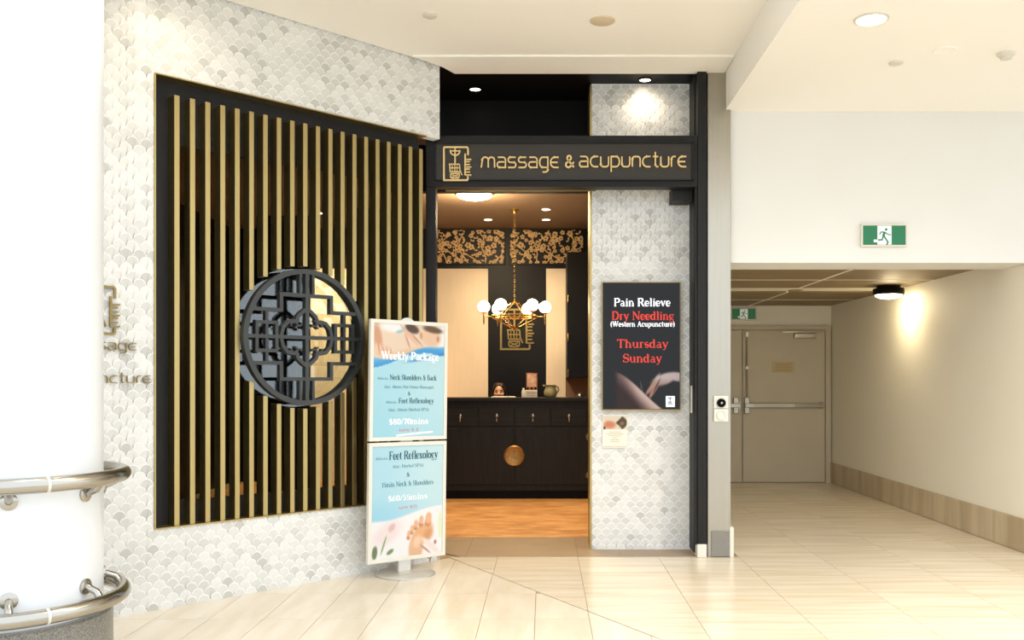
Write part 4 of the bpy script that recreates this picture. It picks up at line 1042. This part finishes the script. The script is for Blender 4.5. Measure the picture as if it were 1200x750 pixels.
# ================================================================== SHOP INTERIOR OBJECTS
# counter
YC0 = 10.60
ct = empty('reception_counter', (0, YC0, 0)); tag(ct, 'long black reception counter with round brass medallion', 'counter')
kx = lambda px: X_(px, YC0); kz = lambda py: Z_(py, YC0)
cL, cR = kx(496), kx(706)
MB().box(cL, cR, .012, .25, .10, kz(469)).build('counter_body', m_black, ct)
MB().bbox(cL-.02, cR+.02, -.03, .32, kz(470), kz(466), .004).build('counter_top', m_blackh, ct)
MB().box(cL+.02, cR-.02, .03, .24, 0, .10).build('kick_board', m_blackp, ct)
for i in range(5):
    a = kx(517.5+42.7*i)
    b_ = min(kx(517.5+42.7*(i+1)), cR) if i < 4 else cR
    if i == 4 and b_-a < .05: break
    dz0, dz1 = kz(500), kz(478)
    dw_ = MB().bbox(a+.006, b_-.006, 0, .014, dz0+.006, dz1-.006, .004).build('drawer', m_blackh, ct)
    hx = kx((539, 582, 624.5, 667, 700)[i])
    MB().lathe([(.018, 0), (.020, -.006), (.012, -.010)], 16, (hx, 0, kz(487)), 'y').ball((hx, -.02, kz(492)), (.013, .010, .024), 10, 8).build('drawer_pull', m_chrome, dw_, 40)
for (a, b_) in ((cL, kx(603)), (kx(603), cR)):
    MB().bbox(a+.006, b_-.006, 0, .014, .17, kz(501), .004).build('door_panel', m_black, ct)
md = MB().lathe([(.118, 0), (.118, -.010), (.108, -.016), (.10, -.012), (.01, -.012)], 48, (kx(602.5), 0, kz(534)), 'y').build('medallion', mat('medallion_brass', rgb(178, 138, 78), .4, .7, noise=((30, 30, 30), 3, .7, rgb(140, 104, 54))), ct, 40)
b = MB(); mx, mz = kx(602.5), kz(534)
for i, pts in enumerate(([(-.03, .06), (.03, .06)], [(-.04, .035), (.045, .035)], [(-.045, .01), (-.045, -.03), (.04, -.03), (.04, .01)], [(0, .07), (0, -.05)], [(-.03, -.05), (.05, -.05)], [(-.06, .05), (-.06, .0)], [(.06, .05), (.06, 0)])):
    b.stroke([(mx+p[0]*.8, mz+.015+p[1]*.8) for p in pts], .007, -.017-.0003*i, -.012)
b.build('medallion_relief', m_bronze, md)
for py in (512, 557):
    MB().lathe([(.045, 0), (.045, -.008), (.03, -.016)], 24, (kx(691), 0, kz(py)), 'y').build('round_latch', m_bronze, ct, 40)
ztop = kz(466)
# things on the counter
def ctop(px, dy): return (X_(px, YC0+dy), YC0+dy, ztop)
sign_h = empty('leaflet_holder', ctop(623, .16)); tag(sign_h, 'leaflet holder with an orange brochure standing on the counter', 'holder')
MB().bbox(-.075, .065, -.03, .05, 0, .085, .004).build('holder_box', m_paper, sign_h)
b = MB()
for i in range(3): b.box(-.06, .05, -.0325, -.03, .02+.02*i, .026+.02*i)
b.build('holder_lettering', m_inkg, sign_h)
MB().bbox(-.062, .066, .0, .012, .085, .285, .002).build('brochure', m_leaf1, sign_h)
MB().bbox(-.05, .054, -.002, .0, .125, .27, .0005).build('brochure_photo', mat('brochure_photo_print', rgb(228, 168, 128), .6, noise=((25, 25, 25), 3, .8, rgb(250, 224, 200))), sign_h)
for i in range(3):
    bb = MB().ball((-.045+.045*i, -.012, .105), (.017, .012, .015), 8, 6).build('stone', m_dark, sign_h)
o = MB().lathe([(.020, 0), (.022, .01), (.022, .075), (.012, .09), (.012, .105), (.006, .11)], 20).build('pump_bottle', m_paper, None, 50); o.location = ctop(613.5, .15)
tag(o, 'small white bottle beside the leaflet holder on the counter', 'bottle')
jg = empty('ceramic_jug', ctop(645, .18)); tag(jg, 'pale green ceramic jug standing on the counter', 'jug')
MB().lathe([(.055, 0), (.072, .02), (.078, .06), (.066, .095), (.056, .11), (.064, .135), (.072, .145), (.06, .143), (.05, .11)], 28).build('jug_body', m_ceram, jg, 60)
MB().tube([(.062, 0, .125), (.088, 0, .12), (.098, 0, .085), (.076, 0, .05)], .009, 8).build('jug_handle', m_ceram, jg, 60)
MB().bbox(-.09, -.058, -.014, .014, .128, .147, .004).build('jug_spout', m_ceram, jg)
py_ = empty('paper_tray', ctop(590, .10)); tag(py_, 'flat white paper tray on the counter before the receptionist', 'tray')
MB().bbox(-.14, .14, -.02, .13, 0, .008, .002).build('tray', m_paper, py_); MB().box(-.12, .12, -.01, .12, .008, .012).build('sheet', m_paper, py_)
ph = empty('desk_bell', ctop(680, .2)); tag(ph, 'small shiny counter bell at the right end of the counter', 'bell')
MB().lathe([(.04, 0), (.04, .006), (.034, .008)], 20).build('bell_base', m_blackp, ph, 40)
MB().lathe([(.034, .008), (.033, .02), (.024, .034), (.008, .04), (.004, .04), (.004, .048), (.001, .05)], 20).build('bell_dome', m_chrome, ph, 60)

# chandelier
YH = 11.0
ch = empty('chandelier', (X_(603, YH), YH, Z_(371, YH))); tag(ch, 'brass chandelier with six glowing glass globes above the counter', 'chandelier')
ztopc = ZI-ch.location.z
MB().lathe([(.022, -.05), (.028, -.045), (.03, -.02), (.055, -.012), (.055, 0)], 24, (0, 0, ztopc)).build('ceiling_canopy', m_brass, ch, 40)
b = MB(); z = .16; q = 0
while z < ztopc-.05:
    pts = [(.009*cos(2*pi*i/10)*(1 if q % 2 else 0), .009*cos(2*pi*i/10)*(0 if q % 2 else 1), z+.018*sin(2*pi*i/10)) for i in range(10)]
    b.tube(pts, .0028, 5, True); z += .030; q += 1
b.build('chain', m_brass, ch, 60)
MB().lathe([(.05, .15), (.055, .16), (.05, .17), (.012, .185), (.012, .20)], 20).build('top_cap', m_brass, ch, 40)
MB().lathe([(.012, -.165), (.02, -.15), (.05, -.135), (.055, -.12)], 20).build('bottom_cap', m_brass, ch, 40)
hexv = [(.27*cos(rad(60*i+6)), .27*sin(rad(60*i+6))) for i in range(6)]
MB().tube([(x, y, .012) for x, y in hexv], .007, 8, True).tube([(x*.98, y*.98, -.014) for x, y in hexv], .006, 8, True).build('hexagon_frame', m_brass, ch)
for i, (x, y) in enumerate(hexv):
    MB().tube([(x*.16, y*.16, .155), (x, y, .012)], .006, 8).tube([(x, y, -.012), (x*.16, y*.16, -.128)], .006, 8).build('frame_rod', m_brass, ch)
    k = 1.36
    arm = MB().tube([(x, y, .0), (x*k, y*k, .0)], .008, 8).lathe([(.004, -.10), (.009, -.07), (.009, .03), (.03, .04), (.04, .05)], 14, (x*k, y*k, 0)).build('lamp_arm', m_brass, ch, 50)
    MB().ball((x*k, y*k, .115), .072, 20, 14).build('glass_globe', m_globe, arm, 80)
cw = ch.location
for (x, y) in hexv: point('globe_lamp', (cw.x+x*1.36, cw.y+y*1.36, cw.z+.115), 17, (1, .76, .47), .072)

# flush light and interior downlights
fll = empty('flush_light', (X_(556, 10.0), 10.0, ZI)); tag(fll, 'round white flush ceiling light inside the shop', 'ceiling light')
MB().lathe([(.21, 0), (.21, -.02), (.20, -.025)], 40).build('rim', m_brass, fll, 40)
MB().lathe([(.20, -.02), (.17, -.05), (.10, -.07), (.01, -.078)], 40).build('diffuser', m_glow, fll, 70)
point('flush_lamp', (fll.location.x, 10.0, ZI-.25), 48, (1, .78, .50), .15)
for px, py, lb in ((572, 257, 'downlight inside the shop left of the chandelier'), (640, 257, 'far downlight inside the shop right of the chandelier'), (640, 245, 'near downlight inside the shop right of the chandelier')):
    d = dl_at(px, py, ZI, .05, lb)
    spot('downlight_lamp', (d.location.x, d.location.y, ZI-.03), 50, 120, (1, .78, .52))
for px, Y_ in ((575, 8.7), (640, 8.9)):  # hidden lamps added to brighten the timber floor
    d = downlight((X_(px, Y_), Y_, ZI), .05, 'added fill downlight inside the shop over the timber floor, %s of the two' % ('left' if px < 600 else 'right'))
    spot('downlight_lamp', (d.location.x, d.location.y, ZI-.03), 95, 110, (1, .74, .46))

d = downlight((-2.75, 11.2, ZI), .05, 'added fill downlight inside the shop behind the gold bar screen')  # unseen lamp added to light the cream panel behind the round window
spot('downlight_lamp', (d.location.x, d.location.y, ZI-.03), 330, 95, (1, .68, .42), target=(-2.85, 12.3, 1.6))
# gold emblem on the back wall
we = empty('wall_emblem', (0, YB-.004, 0)); tag(we, 'gold line emblem on the black back wall behind the chandelier', 'emblem')
logo(we, X_(604, YB), Z_(386, YB), .56, -.014, -.002, m_bronze)
# wall cupboard
cb = empty('wall_cupboard', (0, 11.6, 0)); tag(cb, 'black hanging cupboard at the right of the back wall', 'cupboard')
ca_ = X_(664.5, 11.6)
MB().box(ca_, 1.31, .02, .78, 1.405, Z_(295, 11.6)).build('cupboard_body', m_dark, cb)
for a, b_ in ((ca_+.002, ca_+.42), (ca_+.424, 1.308)):
    dd = MB().bbox(a, b_, 0, .02, 1.41, Z_(295, 11.6)-.005, .003).build('cupboard_door', m_dark, cb)
    for py in (350, 395, 437):
        zz = Z_(py, 11.6); MB().tube([(a+.012, 0, zz+.05), (a+.012, -.025, zz+.04), (a+.012, -.025, zz-.04), (a+.012, 0, zz-.05)], .008, 8).build('cupboard_handle', m_brass, dd, 50)

# dark partition screens inside (behind the gold bar window)
for (pa, pb, Y_, lb) in ((300, 363, 9.6, 'dark folding screen seen through the left of the round window'), (411, 486, 9.2, 'dark tall partition seen behind the gold bars near the entrance')):
    pt = empty('partition_screen', (X_(pa, Y_), Y_, 0)); tag(pt, lb, 'partition')
    wd = X_(pb, Y_)-X_(pa, Y_)
    for i in range(2): MB().bbox(wd/2*i+.004, wd/2*(i+1)-.004, 0, .05, .02, 3.1, .006).build('screen_leaf', m_dark, pt)
    MB().box(0, wd, -.01, .06, 0, .02).build('screen_foot', m_blackp, pt)

# ================================================================== RECEPTIONIST
PY = 11.45; PX = X_(585, PY)
pe = empty('person', (PX, PY, 0)); tag(pe, 'person with dark parted hair sitting behind the counter, only the face visible', 'person')
bm_ = MB()
HZ = 1.335          # crown
hc = (0, -.0, HZ-.095)
bm_.ball(hc, (.074, .092, .093), 28, 20)                       # skull
bm_.ball((0, -.018, HZ-.150), (.060, .066, .072), 24, 16)      # jaw
bm_.ball((0, -.058, HZ-.205), (.024, .02, .018), 14, 10)       # chin
bm_.tube([(0, -.082, HZ-.105), (0, -.098, HZ-.135), (0, -.102, HZ-.142)], [.010, .013, .015], 10)   # nose
bm_.ball((-.012, -.090, HZ-.146), .009, 10, 8).ball((.012, -.090, HZ-.146), .009, 10, 8)
for sx in (-1, 1):
    bm_.ball((sx*.040, -.062, HZ-.135), (.026, .026, .022), 14, 10)     # cheek
    bm_.ball((sx*.074, .008, HZ-.125), (.011, .020, .030), 12, 8)       # ear
bm_.tube([(0, .012, HZ-.17), (0, .02, HZ-.30)], [.052, .056], 16)
def limb(pts, rs): bm_.tube(pts, rs, 14); [bm_.ball(p, r, 12, 8) for p, r in zip(pts, rs)]
bm_.ball((0, .03, HZ-.40), (.165, .10, .12), 20, 14).ball((0, .03, HZ-.56), (.14, .10, .16), 20, 14).ball((0, .03, HZ-.74), (.165, .12, .14), 20, 14)
for sx in (-1, 1):
    limb([(sx*.165, .03, HZ-.35), (sx*.21, .0, HZ-.60), (sx*.16, -.20, HZ-.66)], [.050, .040, .027])
    px_, py2, pz2 = sx*.155, -.245, HZ-.665
    bm_.ball((px_, py2, pz2), (.040, .048, .016), 14, 10)
    for q, (dx, L) in enumerate(((-.027, .062), (-.009, .074), (.010, .070), (.027, .054))):
        limb([(px_+dx, py2-.03, pz2), (px_+dx*1.15, py2-.03-L*.55, pz2+.004), (px_+dx*1.15, py2-.03-L, pz2-.014)], [.0095, .009, .008])
    limb([(px_-sx*.032, py2+.012, pz2), (px_-sx*.058, py2-.012, pz2-.004), (px_-sx*.062, py2-.04, pz2-.010)], [.011, .010, .009])
    limb([(sx*.09, .03, HZ-.80), (sx*.11, -.36, HZ-.83), (sx*.11, -.34, .09)], [.085, .062, .040])
    bm_.ball((sx*.11, -.41, .04), (.043, .115, .038), 16, 10)
body_o = bm_.build('body', m_skin, pe)
rm = body_o.modifiers.new('remesh', 'REMESH'); rm.mode = 'VOXEL'; rm.voxel_size = .0058; rm.use_smooth_shade = True
sm = body_o.modifiers.new('smooth', 'SMOOTH'); sm.iterations = 3; sm.factor = .5
# hair: two swept halves with a centre parting, falling behind the ears
hb = MB()
hb.ball((0, .022, HZ-.083), (.083, .090, .092), 24, 18)
for sx in (-1, 1):
    hb.tube([(sx*.005, -.062, HZ-.010), (sx*.042, -.071, HZ-.036), (sx*.071, -.050, HZ-.085), (sx*.080, -.01, HZ-.15), (sx*.07, .03, HZ-.25)], [.010, .012, .015, .020, .020], 12)
hb.ball((0, -.010, HZ-.022), (.066, .060, .031), 20, 12)
hb.ball((0, .05, HZ-.17), (.072, .06, .11), 18, 12)
hair = hb.build('hair', m_hair, pe); r2 = hair.modifiers.new('remesh', 'REMESH'); r2.mode = 'VOXEL'; r2.voxel_size = .006; r2.use_smooth_shade = True
for sx in (-1, 1):
    MB().ball((sx*.030, -.0795, HZ-.110), (.0135, .006, .0055), 14, 8).build('eye', m_eye, pe, 80)
    MB().tube([(sx*.014, -.087, HZ-.092), (sx*.032, -.086, HZ-.086), (sx*.048, -.074, HZ-.092)], [.003, .0036, .002], 8).build('eyebrow', m_hair, pe, 80)
MB().ball((0, -.0835, HZ-.172), (.022, .006, .008), 14, 8).build('mouth', m_lip, pe, 80)
cb_ = MB()
cb_.ball((0, .03, HZ-.40), (.178, .113, .125), 20, 14).ball((0, .03, HZ-.56), (.153, .113, .165), 20, 14).ball((0, .03, HZ-.74), (.178, .133, .145), 20, 14)
cb_.tube([(0, .02, HZ-.24), (0, .02, HZ-.32)], [.064, .08], 14)
for sx in (-1, 1):
    cb_.tube([(sx*.165, .03, HZ-.35), (sx*.21, .0, HZ-.60), (sx*.165, -.18, HZ-.655)], [.062, .050, .038], 14).ball((sx*.165, .03, HZ-.35), .062, 12, 8).ball((sx*.21, 0, HZ-.60), .05, 12, 8)
    cb_.tube([(sx*.09, .03, HZ-.80), (sx*.11, -.36, HZ-.83), (sx*.11, -.34, .12)], [.095, .074, .052], 14).ball((sx*.11, -.36, HZ-.83), .074, 12, 8)
cl_ = cb_.build('tunic', m_cloth, pe); r3 = cl_.modifiers.new('remesh', 'REMESH'); r3.mode = 'VOXEL'; r3.voxel_size = .010; r3.use_smooth_shade = True
sk = empty('office_stool', (PX, PY+.03, 0)); tag(sk, 'dark round stool under the receptionist', 'stool')
MB().lathe([(.17, .36), (.185, .375), (.185, .40), (.17, .415)], 28).build('seat', m_cloth, sk, 50)
MB().lathe([(.024, .04), (.024, .365)], 14).build('stem', m_chrome, sk, 40)
for i in range(5):
    a = 2*pi*i/5+.3; MB().tube([(0, 0, .06), (.24*cos(a), .24*sin(a), .035)], [.02, .014], 8).ball((.24*cos(a), .24*sin(a), .02), .02, 10, 6).build('foot', m_chrome, sk)
